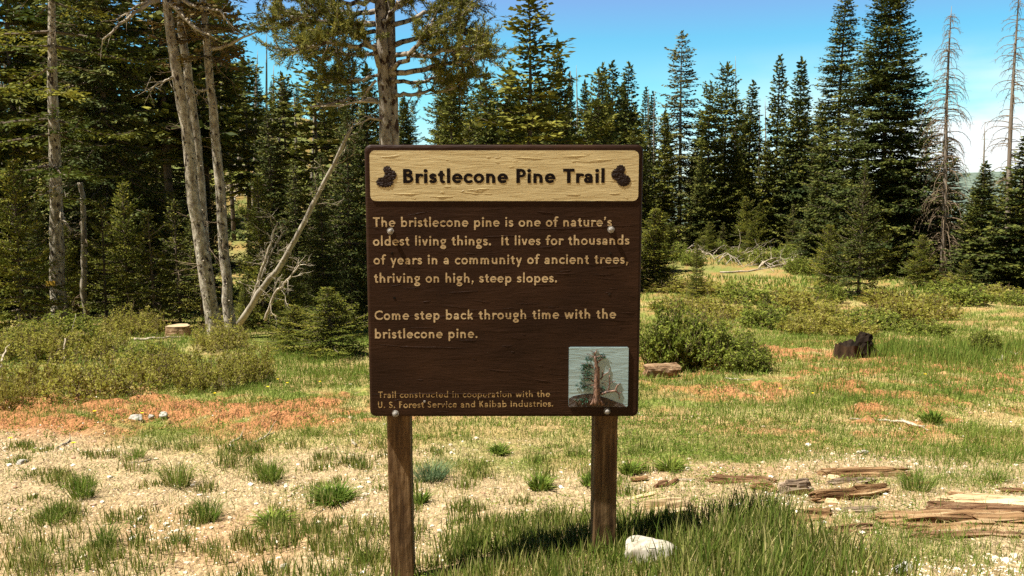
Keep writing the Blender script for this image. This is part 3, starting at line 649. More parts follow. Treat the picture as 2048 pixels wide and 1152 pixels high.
# ------------------------------------------------------------------ conifers
def conifer_mesh(seed, H, R, crown0=0.04, spacing=0.3, nb=6, expo=0.85, irregular=0.25, sub=0.16, subw=0.07, tstep=0.10, gap=0.0, up=0.55, low=-0.25, dead=0.0, lean=0.0, own_trunk=True, slope=0.0):
    """(crown MB, trunk MB) of a fir of height H with real branches and needle sprays"""
    rg = np.random.default_rng(seed)
    tr = MB(); cr = MB(); wood = tr
    zt = np.linspace(0, H, 14); r0 = 0.0095 * H + 0.015
    bx = lean * (zt / H) ** 2 * H + 0.012 * H * np.sin(zt / H * 4 + seed) * 0.3
    bx = bx + slope * zt
    P = np.stack([bx, 0.004 * H * np.sin(zt / H * 5 + 2 * seed), zt - 0.25 * (zt == 0)], 1)
    if own_trunk: tr.tube(P, r0 * (1 - zt / H) ** 0.8 + 0.006, 9, wob=.12, rg=rg)
    h = crown0 * H; Bs = []; Ds = []; Ls = []; Rn = []
    while h < H * 0.985:
        t = (h - crown0 * H) / (H * (1 - crown0))
        n = max(3, int(round(nb * (0.75 + 0.5 * rg.random()) * (1 - 0.35 * t))))
        a0 = rg.random() * 6.28
        for b in range(n):
            if rg.random() < gap: continue
            az = a0 + b / n * 6.283 + rg.normal() * 0.25
            L = R * ((1 - t) ** expo * (0.55 + 0.45 * min(1, t / 0.14 + 0.35)) + 0.02) * (1 + irregular * rg.normal())
            L = max(L, 0.10 + 0.02 * H * (1 - t))
            tilt = low + (up - low) * t ** 1.3 + rg.normal() * 0.09
            hd = np.array([cos(az), sin(az), 0.0])
            ns = max(4, int(L / 0.22)); s = np.linspace(0, 1, ns)
            zz = L * (tilt * s - 0.10 * s * (1 - t) * np.sin(s * pi) + 0.10 * s ** 3)
            cx = np.interp(h, zt, P[:, 0]); cy = np.interp(h, zt, P[:, 1])
            Pb = np.stack([cx + hd[0] * L * s, cy + hd[1] * L * s, h + zz], 1)
            Pb[1:] += rg.normal(size=(ns - 1, 3)) * 0.015 * L * s[1:, None]
            wood.tube(Pb, np.linspace(0.010 + 0.011 * L, 0.004, ns), 4, cap=False)
            if rg.random() < dead * (1 - t): continue
            nt_ = max(4, int(L / tstep)); ts = 0.12 + 0.88 * (np.arange(nt_) + rg.random(nt_)) / nt_
            ts = np.clip(ts, 0, 1)
            base = np.stack([np.interp(ts, s, Pb[:, i]) for i in range(3)], 1)
            side = np.where(np.arange(nt_) % 2 == 0, 1, -1); ang = az + side * (0.7 + 0.4 * rg.random(nt_)) * (ts < 0.97)
            tl = np.clip(0.42 * L * (1.08 - ts) + 0.10, 0.10, 0.85) * (0.7 + 0.5 * rg.random(nt_))
            d = np.stack([np.cos(ang), np.sin(ang), tilt * 0.6 - 0.10 + 0.12 * rg.normal(size=nt_)], 1); d = norm(d)
            m = np.maximum(1, np.round(tl / (sub * 0.62)).astype(int))
            idx = np.repeat(np.arange(nt_), m); k = np.concatenate([np.arange(q) for q in m])
            f = k / m[idx]
            bb = base[idx] + d[idx] * (tl[idx] * f)[:, None] + rg.normal(size=(len(idx), 3)) * 0.012
            jit = rg.normal(size=(len(idx), 3)) * 0.34; jit[:, 2] *= 0.45; jit[:, 2] += 0.03
            dd = norm(d[idx] + jit)
            Bs.append(bb); Ds.append(dd); Ls.append(np.full(len(idx), sub) * (0.75 + 0.5 * rg.random(len(idx))))
            Rn.append(np.clip(0.50 + 0.11 * rg.normal(size=len(idx)) + 0.20 * rg.normal(), 0, 1))
        h += spacing * (0.6 + 0.8 * rg.random()) * (1 - 0.45 * t)
    # leader
    Bs.append(np.stack([np.full(14, P[-1, 0]), np.full(14, P[-1, 1]), H - 0.35 * np.linspace(0, 1, 14) ** 1.2 * max(1, H / 12)], 1)); Ds.append(norm(rg.normal(size=(14, 3)) * .5 + np.array([0, 0, .8]))); Ls.append(np.full(14, sub)); Rn.append(np.full(14, .6))
    B = np.concatenate(Bs); D = np.concatenate(Ds); L = np.concatenate(Ls); Rn = np.concatenate(Rn)
    cr.kites(B, D, L, subw * (0.75 + 0.6 * rg.random(len(B))), Rn, 0.62, rg)
    return cr, tr

PROTO = {}
def proto(key, seed, H, R, leaf, bark='bark', **kw):
    cr, tr = conifer_mesh(seed, H, R, **kw)
    PROTO[key] = (H, cr.mesh('crown', M[leaf]), tr.mesh('trunk', M[bark], True))
far = dict(sub=0.26, subw=0.15, tstep=0.11)
mid = dict(sub=0.18, subw=0.098, tstep=0.085)
fine = dict(sub=0.095, subw=0.045, tstep=0.06)
proto('spire_a', 1, 17, 2.25, 'needle_dark', crown0=.03, spacing=.36, nb=13, expo=.60, irregular=.16, low=-.30, up=.25, **mid)
proto('spire_b', 2, 17, 4.1, 'needle_dark', crown0=.02, spacing=.36, nb=16, expo=.80, irregular=.16, low=-.28, up=.25, **mid)
proto('fir_a', 3, 12, 2.3, 'needle', crown0=.13, spacing=.36, nb=11, expo=.75, irregular=.28, gap=.06, **far)
proto('fir_b', 4, 12, 2.0, 'needle', crown0=.20, spacing=.38, nb=9, expo=.6, irregular=.38, gap=.16, dead=.2, **far)
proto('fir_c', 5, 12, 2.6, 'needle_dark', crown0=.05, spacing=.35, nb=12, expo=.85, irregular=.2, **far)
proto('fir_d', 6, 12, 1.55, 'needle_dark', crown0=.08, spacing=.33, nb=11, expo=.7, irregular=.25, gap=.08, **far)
proto('fir_e', 7, 12, 2.3, 'needle', crown0=.08, spacing=.40, nb=11, expo=.55, irregular=.45, gap=.2, **far)
proto('high', 15, 12, 1.7, 'needle', crown0=.42, spacing=.36, nb=10, expo=.55, irregular=.35, gap=.12, dead=.15, **far)
proto('sparse', 8, 12, 1.6, 'needle_pale', 'deadwood', crown0=.22, spacing=.30, nb=7, expo=.55, irregular=.3, gap=.1, low=-.3, up=.3, **mid)
proto('young_a', 9, 4, 1.25, 'needle_young', crown0=.03, spacing=.14, nb=8, expo=.9, irregular=.2, up=.75, low=-.08, **fine)
proto('young_b', 10, 4, 1.45, 'needle_young', crown0=.05, spacing=.15, nb=8, expo=.8, irregular=.3, gap=.1, up=.7, low=-.1, **fine)
proto('young_c', 11, 4, 1.05, 'needle', crown0=.06, spacing=.18, nb=6, expo=.75, irregular=.35, gap=.18, up=.6, low=-.15, **fine)
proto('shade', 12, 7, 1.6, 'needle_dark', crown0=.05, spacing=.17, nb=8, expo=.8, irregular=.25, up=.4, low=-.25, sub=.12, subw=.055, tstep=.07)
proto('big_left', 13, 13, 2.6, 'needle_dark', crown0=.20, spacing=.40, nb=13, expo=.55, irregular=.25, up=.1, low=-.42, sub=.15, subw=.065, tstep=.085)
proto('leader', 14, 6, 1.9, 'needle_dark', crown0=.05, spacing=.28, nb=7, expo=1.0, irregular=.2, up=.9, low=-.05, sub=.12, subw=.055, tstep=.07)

def tree(key, name, px, d, pytop, label, cat='fir', group=None, wide=1.0, rot=None, zoff=0.0):
    H, cme, tme = PROTO[key]
    g = ground_px(px, d)
    zt = at(px, pytop, d)[2]
    h = max(0.6, zt - g[2]); s = h / H
    r = thing(name, label, cat, (g[0], g[1], g[2] + zoff), group, rotz=(rot if rot is not None else (px * 12.9 + d * 7.7) % 6.283))
    r.scale = (s * wide, s * wide, s)
    link('trunk', tme, r); link('crown', cme, r)
    return r

# ---- the singled-out conifers on the right and along the skyline
tree('spire_a', 'fir_tree', 1668, 49, -25, 'tall narrow dark fir, left one of the twin spires, top cut by frame', wide=1.0)
tree('spire_b', 'fir_tree', 1758, 43, -70, 'tallest broad dark fir, right one of the twin spires, skirted to the shrubs', wide=1.0)
tree('fir_c', 'fir_tree', 1628, 45, 345, 'dark low fir filling the foot of the left twin spire', wide=.9)
tree('fir_c', 'fir_tree', 1812, 42, 400, 'dark low fir at the right foot of the tallest broad fir', wide=1.1)
tree('leader', 'fir_tree', 1722, 31, 332, 'young fir with long bare leader in front of the two tallest firs', wide=.82)
tree('fir_c', 'fir_tree', 1588, 60, 118, 'dark pointed fir just left of the tall twin firs', wide=.80)
tree('fir_d', 'fir_tree', 1546, 66, 113, 'thin dark fir close behind the pointed fir left of the twins', wide=.85)
tree('fir_d', 'fir_tree', 1494, 66, 163, 'short steeple-shaped fir right of the thin bare pole', wide=1.0)
tree('fir_e', 'fir_tree', 1445, 62, 128, 'ragged double-looking fir left of the thin bare pole', wide=.80)
tree('fir_e', 'fir_tree', 1412, 60, 165, 'ragged olive fir with uneven top right of the pale sparse fir', wide=.75)
tree('sparse', 'fir_tree', 1356, 62, 64, 'pale sparse fir standing high over the treeline right of the sign', wide=1.0)
tree('fir_a', 'fir_tree', 1325, 58, 225, 'bushy olive fir at the right edge of the sign', wide=.9)
tree('fir_c', 'fir_tree', 1398, 57, 300, 'broad low fir before the brush pile, reaching the ground', wide=.75)
tree('fir_a', 'fir_tree', 1470, 60, 300, 'mid-height olive fir behind the brush pile', wide=.9)
tree('fir_a', 'fir_tree', 1528, 60, 280, 'olive fir behind the right end of the brush pile', wide=.9)
tree('fir_b', 'fir_tree', 1057, 35, -12, 'tall open-crowned fir rising behind the middle of the sign', wide=1.25, rot=1.0)
tree('fir_c', 'fir_tree', 1113, 40, 84, 'narrow pointed fir just right of the tall open-crowned fir', wide=.75)
tree('fir_e', 'fir_tree', 1192, 44, 140, 'bushy-topped olive fir above the word Trail on the sign', wide=.75)
tree('fir_d', 'fir_tree', 1221, 58, 125, 'slender spire behind the bushy-topped fir, above the header', wide=.9)
tree('fir_d', 'fir_tree', 1251, 62, 127, 'slender dark spire above the right end of the sign header', wide=1.0)
tree('fir_d', 'fir_tree', 1018, 50, 128, 'thin fir half hidden at the left of the open-crowned fir', wide=1.0)
tree('fir_c', 'fir_tree', 975, 38, 140, 'dark fir behind the tips of the right pine boughs', wide=.7)
tree('fir_a', 'fir_tree', 905, 34, 165, 'olive fir below the right boughs of the double pine', wide=.8)
tree('fir_d', 'fir_tree', 920, 75, 70, 'far thin spire poking above the right boughs of the pine', wide=.8)
tree('fir_c', 'fir_tree', 1962, 36, 325, 'broad olive fir at the right, left of the bare edge snag', wide=1.25)
tree('fir_c', 'fir_tree', 2040, 34, 268, 'bushy fir cut by the right edge of the photo', wide=1.25)
tree('fir_a', 'fir_tree', 2004, 39, 335, 'olive fir between the two broad firs at the right edge', wide=1.2)
tree('fir_d', 'fir_tree', 1884, 48, 285, 'narrow dark fir behind the snag with drooping branches', wide=1.7)
tree('young_b', 'fir_tree', 1845, 36, 470, 'low young fir at the foot of the drooping snag', wide=1.0)
tree('young_a', 'fir_tree', 1395, 29, 478, 'small dark young fir standing alone before the brush pile', wide=.62)
tree('young_a', 'fir_tree', 1310, 38, 415, 'young green fir close to the right edge of the sign', wide=1.3)
tree('young_b', 'fir_tree', 1660, 33, 450, 'young olive fir under the left one of the tallest firs', wide=1.0)
tree('young_b', 'fir_tree', 1935, 31, 520, 'low yellow-green fir under the broad fir at right', wide=1.2)

# ---- unseen firs added behind the viewer, only to shade off the low sky
rgU = np.random.default_rng(12)
for i in range(16):
    x = -34 + 68 * (i + rgU.random()) / 16; y = -13 - 16 * rgU.random(); H, cme, tme = PROTO[('fir_c', 'fir_a', 'spire_b')[i % 3]]
    r = thing('fir_tree', 'unseen fir added behind the viewpoint to shade off the low sky', 'fir', (x, y, float(gz(x, y))), 'added sky-blocking firs behind the viewpoint', rgU.random() * 6); sc = (11 + 4 * rgU.random()) / H; r.scale = (sc * 1.25, sc * 1.25, sc)
    link('trunk', tme, r); link('crown', cme, r)

# ---- left side, in front to back order
Lg = 'young firs among the trunks at left'
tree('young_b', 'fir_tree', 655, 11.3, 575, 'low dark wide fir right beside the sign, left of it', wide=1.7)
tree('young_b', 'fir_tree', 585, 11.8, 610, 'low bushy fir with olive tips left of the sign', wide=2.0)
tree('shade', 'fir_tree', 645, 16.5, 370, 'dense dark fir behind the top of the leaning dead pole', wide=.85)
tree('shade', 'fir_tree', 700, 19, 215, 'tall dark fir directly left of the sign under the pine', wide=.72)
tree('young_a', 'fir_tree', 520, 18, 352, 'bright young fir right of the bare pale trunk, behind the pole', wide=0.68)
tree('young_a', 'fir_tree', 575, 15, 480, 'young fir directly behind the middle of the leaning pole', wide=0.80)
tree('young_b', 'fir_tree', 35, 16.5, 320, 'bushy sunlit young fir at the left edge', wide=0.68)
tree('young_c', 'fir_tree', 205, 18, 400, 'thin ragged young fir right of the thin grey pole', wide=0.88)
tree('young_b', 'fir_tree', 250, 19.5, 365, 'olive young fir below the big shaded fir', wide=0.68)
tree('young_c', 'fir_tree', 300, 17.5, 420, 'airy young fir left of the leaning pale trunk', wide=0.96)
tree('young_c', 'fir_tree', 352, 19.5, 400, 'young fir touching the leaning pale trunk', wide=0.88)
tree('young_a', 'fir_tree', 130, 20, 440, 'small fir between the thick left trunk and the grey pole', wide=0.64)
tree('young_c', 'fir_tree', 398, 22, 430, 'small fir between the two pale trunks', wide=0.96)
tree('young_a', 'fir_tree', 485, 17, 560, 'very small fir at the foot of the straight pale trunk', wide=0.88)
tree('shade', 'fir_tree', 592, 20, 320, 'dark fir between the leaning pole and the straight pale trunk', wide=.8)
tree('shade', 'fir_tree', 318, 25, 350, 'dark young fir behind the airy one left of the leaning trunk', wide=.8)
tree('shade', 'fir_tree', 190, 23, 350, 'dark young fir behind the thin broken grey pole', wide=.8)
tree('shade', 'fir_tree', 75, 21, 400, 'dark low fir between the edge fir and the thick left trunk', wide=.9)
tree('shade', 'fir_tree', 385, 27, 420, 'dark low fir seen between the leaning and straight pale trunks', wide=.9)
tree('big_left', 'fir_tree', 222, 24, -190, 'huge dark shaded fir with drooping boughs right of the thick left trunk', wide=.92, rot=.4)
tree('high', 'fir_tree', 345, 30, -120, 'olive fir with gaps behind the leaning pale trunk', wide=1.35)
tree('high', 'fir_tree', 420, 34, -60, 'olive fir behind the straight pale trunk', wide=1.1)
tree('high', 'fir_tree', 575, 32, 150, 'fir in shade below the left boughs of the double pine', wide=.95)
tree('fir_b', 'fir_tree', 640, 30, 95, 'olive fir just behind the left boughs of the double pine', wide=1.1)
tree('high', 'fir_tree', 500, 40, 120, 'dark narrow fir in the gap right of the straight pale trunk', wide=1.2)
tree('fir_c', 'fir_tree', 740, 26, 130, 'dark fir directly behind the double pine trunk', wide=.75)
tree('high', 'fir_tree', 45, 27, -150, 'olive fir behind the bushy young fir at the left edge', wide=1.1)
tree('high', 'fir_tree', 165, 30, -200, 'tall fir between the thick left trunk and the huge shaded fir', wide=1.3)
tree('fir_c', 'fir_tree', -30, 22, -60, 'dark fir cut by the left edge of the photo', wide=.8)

# ---- background forest: individuals that nothing tells apart share a label per stand
def stand(n, seed, x0, x1, d0, d1, t0, t1, keys, label, group, wide=(.7, 1.1), name='fir_tree', maxh=17, lot=()):
    rg = np.random.default_rng(seed); used = []
    k = 0; tries = 0
    while k < n and tries < n * 30:
        tries += 1
        px = x0 + (x1 - x0) * rg.random(); d = d0 + (d1 - d0) * rg.random(); x = (px - 1024) / FPX * d
        if lot and any(p0 < px < p1 and q0 < d < q1 for p0, p1, q0, q1 in lot) and rg.random() < .85: continue
        if any((x - a) ** 2 + (d - b) ** 2 < 2.2 ** 2 for a, b in used): continue
        top = t0 + (t1 - t0) * rg.random()
        g = ground_px(px, d); h = at(px, top, d)[2] - g[2]
        if h > maxh: top = top + (h - maxh * (0.75 + .25 * rg.random())) / px_scale(d)
        used.append((x, d)); k += 1
        tree(keys[int(rg.integers(len(keys)))], name, px, d, top, label, 'fir', group, wide=wide[0] + (wide[1] - wide[0]) * rg.random(), rot=rg.random() * 6.28)
K = ['fir_a', 'fir_b', 'fir_c', 'fir_d', 'fir_e']
stand(30, 101, -160, 480, 48, 110, -150, 120, ['fir_a', 'fir_b', 'high', 'high', 'fir_e'], 'fir in the shaded forest covering the hillside at upper left', 'firs on the left hillside', (.8, 1.2), lot=((270, 600, 20, 96), (-50, 95, 55, 95)))
stand(15, 102, 480, 760, 85, 115, 90, 210, K, 'distant fir seen between the pale trunks and the double pine', 'distant firs left of the sign')
stand(30, 103, 800, 1320, 55, 110, 150, 230, K, 'fir in the distant treeline above the sign', 'distant firs above the sign', (.7, 1.0))
stand(26, 111, 960, 1330, 62, 105, 125, 235, ['fir_d', 'fir_d', 'fir_c'], 'slender spire in the layered row of distant firs above the sign', 'slender spires above the sign', (.6, .9))
stand(16, 107, 830, 1330, 38, 60, 230, 330, K, 'lower fir in the dark row just above the sign top edge', 'lower firs above the sign', (.8, 1.2))
stand(16, 104, 1300, 1640, 55, 100, 190, 300, K, 'distant fir in the treeline between sign and twin firs', 'distant firs right of the sign')
stand(9, 105, 1620, 1860, 52, 80, 250, 420, K, 'far fir glimpsed behind the tall twin firs', 'far firs behind the twins')
stand(12, 106, 1850, 2120, 50, 95, 350, 420, K, 'far fir low on the slope at the right edge', 'far firs at right')
stand(16, 110, 1660, 2060, 40, 50, 380, 470, ['fir_c', 'young_b', 'fir_a'], 'small fir in the undergrowth below the tall right firs', 'small firs below the right firs', (.9, 1.3))
stand(24, 108, 1290, 1650, 53, 64, 385, 450, ['young_a', 'young_b', 'young_c'], 'young fir growing behind the brush pile', 'young firs behind the brush pile', (.8, 1.2))
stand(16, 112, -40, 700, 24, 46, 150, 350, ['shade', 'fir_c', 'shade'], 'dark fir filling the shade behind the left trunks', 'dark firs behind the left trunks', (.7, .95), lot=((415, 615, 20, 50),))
stand(5, 109, 0, 420, 21, 36, 380, 500, ['young_b', 'young_c', 'shade'], 'young fir in deep shade among the left trunks', Lg, (.7, 1.0), lot=((280, 600, 20, 40),))

# ------------------------------------------------------------------ dead trees and bare trunks
def wobble(P, amp, rg):
    P = np.array(P, float); P[1:-1] += rg.normal(size=(len(P) - 2, 3)) * amp; return P
def interp_path(pts, n):
    pts = np.array(pts, float); t = np.linspace(0, len(pts) - 1, n); k = np.arange(len(pts))
    return np.stack([np.interp(t, k, pts[:, i]) for i in range(3)], 1)
def snag(px, d, pytop, label, r_px=6, nbr=60, droop=1.0, blen=1.2, group=None, mat='deadwood', lean=0, base_py=None, seed=0, low=.15, high=.95, name='dead_tree', twig=True):
    rg = np.random.default_rng(seed + int(px))
    g = ground_px(px, d); top = at(px + lean, pytop, d); H = top[2] - g[2]
    r = thing(name, label, 'dead tree', g, group)
    tr = MB(); n = 16; z = np.linspace(-.2, H, n)
    P = np.stack([(top[0] - g[0]) * z / H + .01 * H * np.sin(z / H * 5 + seed) * .5, np.zeros(n), z], 1); R0 = r_px * px_scale(d)
    tr.tube(P, R0 * np.clip(1 - z / H, 0, 1) ** .7 + .008, 8, wob=.15, rg=rg)
    link('trunk', tr.mesh('trunk', M[mat], True), r)
    br = MB()
    for i in range(nbr):
        t = low + (high - low) * rg.random() ** .9; h = t * H; az = rg.random() * 6.283; L = blen * (1 - t) ** .55 * (.35 + .75 * rg.random()) + .08
        s = np.linspace(0, 1, 7); hd = np.array([cos(az), sin(az)])
        zz = L * (.28 * s - droop * .95 * s ** 2.2 + .12 * rg.normal() * s)
        bx = np.interp(h, z, P[:, 0])
        Q = np.stack([bx + hd[0] * L * np.sin(s * 1.35) / .97, hd[1] * L * np.sin(s * 1.35) / .97, h + zz], 1); Q[1:] += rg.normal(size=(6, 3)) * .012 * L
        br.tube(Q, np.linspace(.012 + .008 * L, .006, 7), 4, cap=False)
        if twig:
            for q in range(int(2 + L * 4)):
                j = rg.integers(2, 6); D = norm(np.array([hd[0] * .4 + rg.normal() * .5, hd[1] * .4 + rg.normal() * .5, -.5 * droop + rg.normal() * .3])); l = .12 + .25 * rg.random() * L
                br.tube(np.array([Q[j], Q[j] + D * l * .5 + rg.normal(size=3) * .02, Q[j] + D * l]), [.006, .005, .003], 3, cap=False)
    if nbr: link('dead_branches', br.mesh('dead_branches', M['twig_grey' if mat != 'deadwood' else 'deadwood'], True), r)
    return r
snag(1886, 40, 12, 'bare snag with many drooping curled grey branches right of the tall firs', 5.2, 300, 1.05, 1.75, mat='snagbark', lean=18, seed=1, low=.08, high=.97)
snag(2016, 37, -40, 'bare reddish snag at the right edge with drooping branches', 5.5, 130, .8, 1.7, mat='snagbark', lean=22, seed=2, low=.35)
snag(1968, 60, 246, 'small bare snag between the two drooping snags', 4, 22, .2, .7, seed=3, low=.5)
snag(1470, 68, 112, 'thin bare pole standing above the treeline right of the sign', 2.2, 30, .3, .3, seed=4, low=.3)
for i, (px, d, top) in enumerate(((1140, 70, 142), (1153, 74, 130), (1172, 72, 150), (1298, 74, 178), (1309, 70, 182), (1128, 66, 165), (1518, 70, 205), (1530, 72, 195), (1615, 66, 240), (1265, 76, 176))):
    snag(px, d, top, 'thin grey dead spire among the distant firs on the skyline', 3, 24, .3, .6, 'dead spires on the skyline', seed=10 + i, low=.3)
for i, (px, d, top) in enumerate(((18, 55, -20), (48, 60, -40), (76, 62, -30), (8, 48, 60), (66, 52, -60), (508, 60, 100), (540, 52, 60), (560, 60, 150), (480, 66, 160), (596, 56, 170), (30, 40, 20), (255, 34, 120), (450, 44, 100), (545, 42, 130), (620, 46, 160))):
    snag(px, d, top, 'slim grey dead trunk standing in the shaded forest at left', 4.5, 14, .4, .8, 'dead trunks in the left forest', seed=40 + i, low=.3, lean=(i % 3 - 1) * 8)

def crooked(mb, p0, d0, L, r, rg, gen=0, up=.0, k=5, bend=.5):
    """a dead branch: a wandering tube with a few side twigs"""
    n = 7; P = [np.array(p0, float)]; d = norm(np.array(d0, float))
    for i in range(n - 1):
        d = norm(d + rg.normal(size=3) * bend * .35 + np.array([0, 0, up * .2])); P.append(P[-1] + d * L / (n - 1))
    P = np.array(P); mb.tube(P, np.linspace(r, r * .3, n), k, cap=True)
    if gen > 0:
        for q in range(3):
            j = int(rg.integers(2, n - 1)); dd = norm(d + rg.normal(size=3) * .8); crooked(mb, P[j], dd, L * .45, r * .5, rg, gen - 1, up, 4, bend)
def pale_trunk(label, base_px, base_d, pts, w0, w1, mat='bark_pale', name='fir_tree', dead=(), crown=None, seed=0, cat='fir', knots=10, ntw=10):
    """pts: photo path of the trunk (px, py) from low to high; widths in photo pixels"""
    rg = np.random.default_rng(seed)
    g = ground_px(base_px, base_d); r = thing(name, label, cat, g)
    Q = [np.array([0, 0, -.25])] + [at(a, b, base_d) - g for a, b in pts]
    n = 26; P = interp_path(Q, n); P[1:-1] += rg.normal(size=(n - 2, 3)) * .008
    R = np.linspace(w0, w1, n) / 2 * px_scale(base_d); R[:4] *= np.array([1.45, 1.2, 1.08, 1.02])
    tr = MB(); tr.tube(P, R, 14, wob=.10, rg=rg); link('trunk', tr.mesh('trunk', M[mat], True), r)
    for pth, rp in dead:
        mb = MB(); q0 = [at(a, b, base_d + dy) - g for (a, b, dy) in pth]
        C = interp_path(q0, 10); C[1:] += rg.normal(size=(9, 3)) * .012
        mb.tube(C, np.linspace(rp, rp * .25, 10) * px_scale(base_d), 6)
        for j in range(2, 10):
            for _ in range(2):
                crooked(mb, C[j], norm(C[j] - C[j - 1]) + rg.normal(size=3) * .6, .10 + .30 * rg.random(), .006, rg, 0)
        link('dead_branch', mb.mesh('dead_branch', M['bleached'], True), r)
    mb = MB()
    for q in range(ntw):                                # thin dead twigs along the trunk
        t = .15 + .8 * rg.random(); p = np.array([np.interp(t, np.linspace(0, 1, n), P[:, i]) for i in range(3)])
        crooked(mb, p, np.array([rg.normal(), rg.normal() - .2, -.25 + .3 * rg.normal()]), .25 + .7 * rg.random(), .010, rg, 1, 0)
    if ntw: link('dead_twigs', mb.mesh('dead_twigs', M['twig_grey'], True), r)
    mb = MB()
    for q in range(knots):                              # pale stub scars
        t = .1 + .85 * rg.random(); i = int(t * (n - 1)); a = -2.2 + 1.6 * rg.random()
        c = P[i] + np.array([cos(a), sin(a), 0]) * R[i] * .97
        mb.tube(np.array([c, c + np.array([cos(a), sin(a), -.3]) * .035]), [.014, .009], 6)
    if knots: link('branch_stubs', mb.mesh('branch_stubs', M['bleached'], True), r)
    if crown:
        key, zpx, hh, wd, leaf = crown
        cr, t2 = conifer_mesh(seed + 300, hh, wd, crown0=.02, spacing=.30, nb=7, expo=.5, irregular=.35, gap=.2, low=-.25, up=.3, sub=.11, subw=.04, tstep=.06, own_trunk=False)
        o = link('crown', cr.mesh('crown', M[leaf]), r, tuple(at(zpx[0], zpx[1], base_d) - g)); link('crown_limbs', t2.mesh('crown_limbs', M['bark']), r, o.location)
    return r
pale_trunk('leaning pale spotted fir trunk with bleached dead boughs, left of the sign', 428, 15.0, [(418, 590), (393, 430), (368, 230), (340, 60), (328, -40), (300, -260)], 31, 12, seed=1,
           dead=(([(318, 0, 0), (296, 8, -.2), (262, 32, -.4), (225, 60, -.7), (205, 82, -.9)], 5), ([(322, -8, 0), (280, 10, -.3), (235, 40, -.5)], 4), ([(340, 4, 0), (365, 30, -.2), (395, 58, -.4), (430, 76, -.5)], 6), ([(345, -20, 0), (380, 10, -.3), (440, 22, -.6), (455, 40, -.7)], 5), ([(350, 150, 0), (320, 168, -.3), (290, 182, -.5)], 3)),
           crown=('x', (318, -110), 3.2, 1.7, 'needle_brown'), knots=14)
pale_trunk('second pale trunk close behind the leaning one', 424, 16.2, [(408, 480), (398, 330), (378, 160), (357, 10), (340, -200)], 22, 13, seed=2, crown=('x', (350, -130), 3.0, 1.6, 'needle'), ntw=16)
pale_trunk('straight pale spotted trunk just right of the leaning one', 457, 15.5, [(452, 560), (438, 360), (424, 190), (413, 80), (405, -30), (400, -200)], 22, 10, seed=3,
           dead=(([(420, 100, 0), (450, 92, -.2), (490, 75, -.5), (520, 60, -.6)], 4), ([(418, 180, 0), (398, 182, -.3), (385, 190, -.5)], 3)), crown=('x', (416, 118), 3.4, 0.95, 'needle_brown'), knots=10, ntw=22)
left = pale_trunk('thick pale trunk with a yellow plate near its base at far left', 112, 17.5, [(114, 560), (113, 420), (108, 260), (104, 120), (103, 20), (100, -220)], 32, 9, seed=4,
           dead=(([(118, 420, 0), (128, 440, -.2), (146, 462, -.4)], 5), ([(104, 385, 0), (108, 375, -.3), (120, 368, -.4)], 4)), knots=10, ntw=14)
def left_crown():
    cr, t2 = conifer_mesh(777, 9.0, 1.5, crown0=.02, spacing=.55, nb=5, expo=.25, irregular=.4, gap=.3, low=-.15, up=.1, sub=.11, subw=.05, tstep=.065, own_trunk=False, slope=.067)
    g = Vector(left.location); p = at(108, 400, 17.5)
    loc = tuple(Vector(tuple(p)) - g)
    link('crown', cr.mesh('crown', M['needle_young']), left, loc); link('crown_limbs', t2.mesh('crown_limbs', M['bark']), left, loc)
left_crown()
def yellow_plate():
    g = ground_px(112, 17.5); c = at(101, 567, 17.5 - .22) - g; mb = MB()
    w, h, t = .10, .055, .006
    V = [(c[0] + sx * w, c[1] + sy * t, c[2] + sz * h) for sx in (-1, 1) for sy in (-1, 1) for sz in (-1, 1)]
    mb.poly(V, [(0, 1, 3, 2), (4, 6, 7, 5), (0, 4, 5, 1), (2, 3, 7, 6), (0, 2, 6, 4), (1, 5, 7, 3)])
    o = link('trail_plate', mb.mesh('trail_plate', M['yellow']), None, tuple(g)); tag(o, 'small yellow plate nailed to the thick left trunk', 'plate')
yellow_plate()
pale_trunk('thin broken grey pole right of the thick left trunk', 166, 18.5, [(167, 580), (169, 480), (166, 400), (160, 365)], 13, 9, 'deadwood', 'dead_tree', seed=5, cat='dead tree', knots=0, ntw=6)

# leaning dead pole and its fallen neighbours
def pole(label, pts, r0, r1, seed, mat='deadwood', ntw=14, name='leaning_pole', group=None, cat='dead tree', tw=.45, fork=True):
    """pts: (px, py, depth)"""
    rg = np.random.default_rng(seed); Q = np.array([at(a, b, d) for a, b, d in pts]); g = Q[0].copy()
    o = thing(name, label, cat, g, group); mb = MB(); n = 24; P = interp_path(Q - g, n); P[1:-1] += rg.normal(size=(n - 2, 3)) * .006
    mb.tube(P, np.linspace(r0, r1, n), 9, wob=.14, rg=rg); link('trunk', mb.mesh('trunk', M[mat], True), o)
    if ntw:
        mb = MB(); ax = norm(P[-1] - P[0])
        for q in range(ntw):
            i = int(rg.integers(3, n)); crooked(mb, P[i], ax * .4 + rg.normal(size=3) * .7, tw * (.3 + .9 * rg.random()), .007, rg, 1, 0, 4, .7)
        link('dead_twigs', mb.mesh('dead_twigs', M['bleached'], True), o)
    return o
pole('long leaning dead pole rising right toward the double pine, left of the sign', [(478, 648, 14.2), (520, 582, 14.0), (560, 535, 13.8), (588, 482, 13.7), (618, 425, 13.6), (650, 362, 13.5), (683, 295, 13.4), (702, 258, 13.3)], .060, .026, 21, 'deadwood', 26)
pole('short leaning dead stick under the left side of the long pole', [(505, 600, 14.6), (530, 520, 14.6), (555, 445, 14.7)], .035, .012, 22, 'bleached', 22, tw=.5)
pole('thin forked dead stick against the lower right of the long pole', [(530, 640, 13.6), (548, 590, 13.5), (575, 560, 13.4), (600, 530, 13.4)], .03, .012, 23, 'bleached', 14)
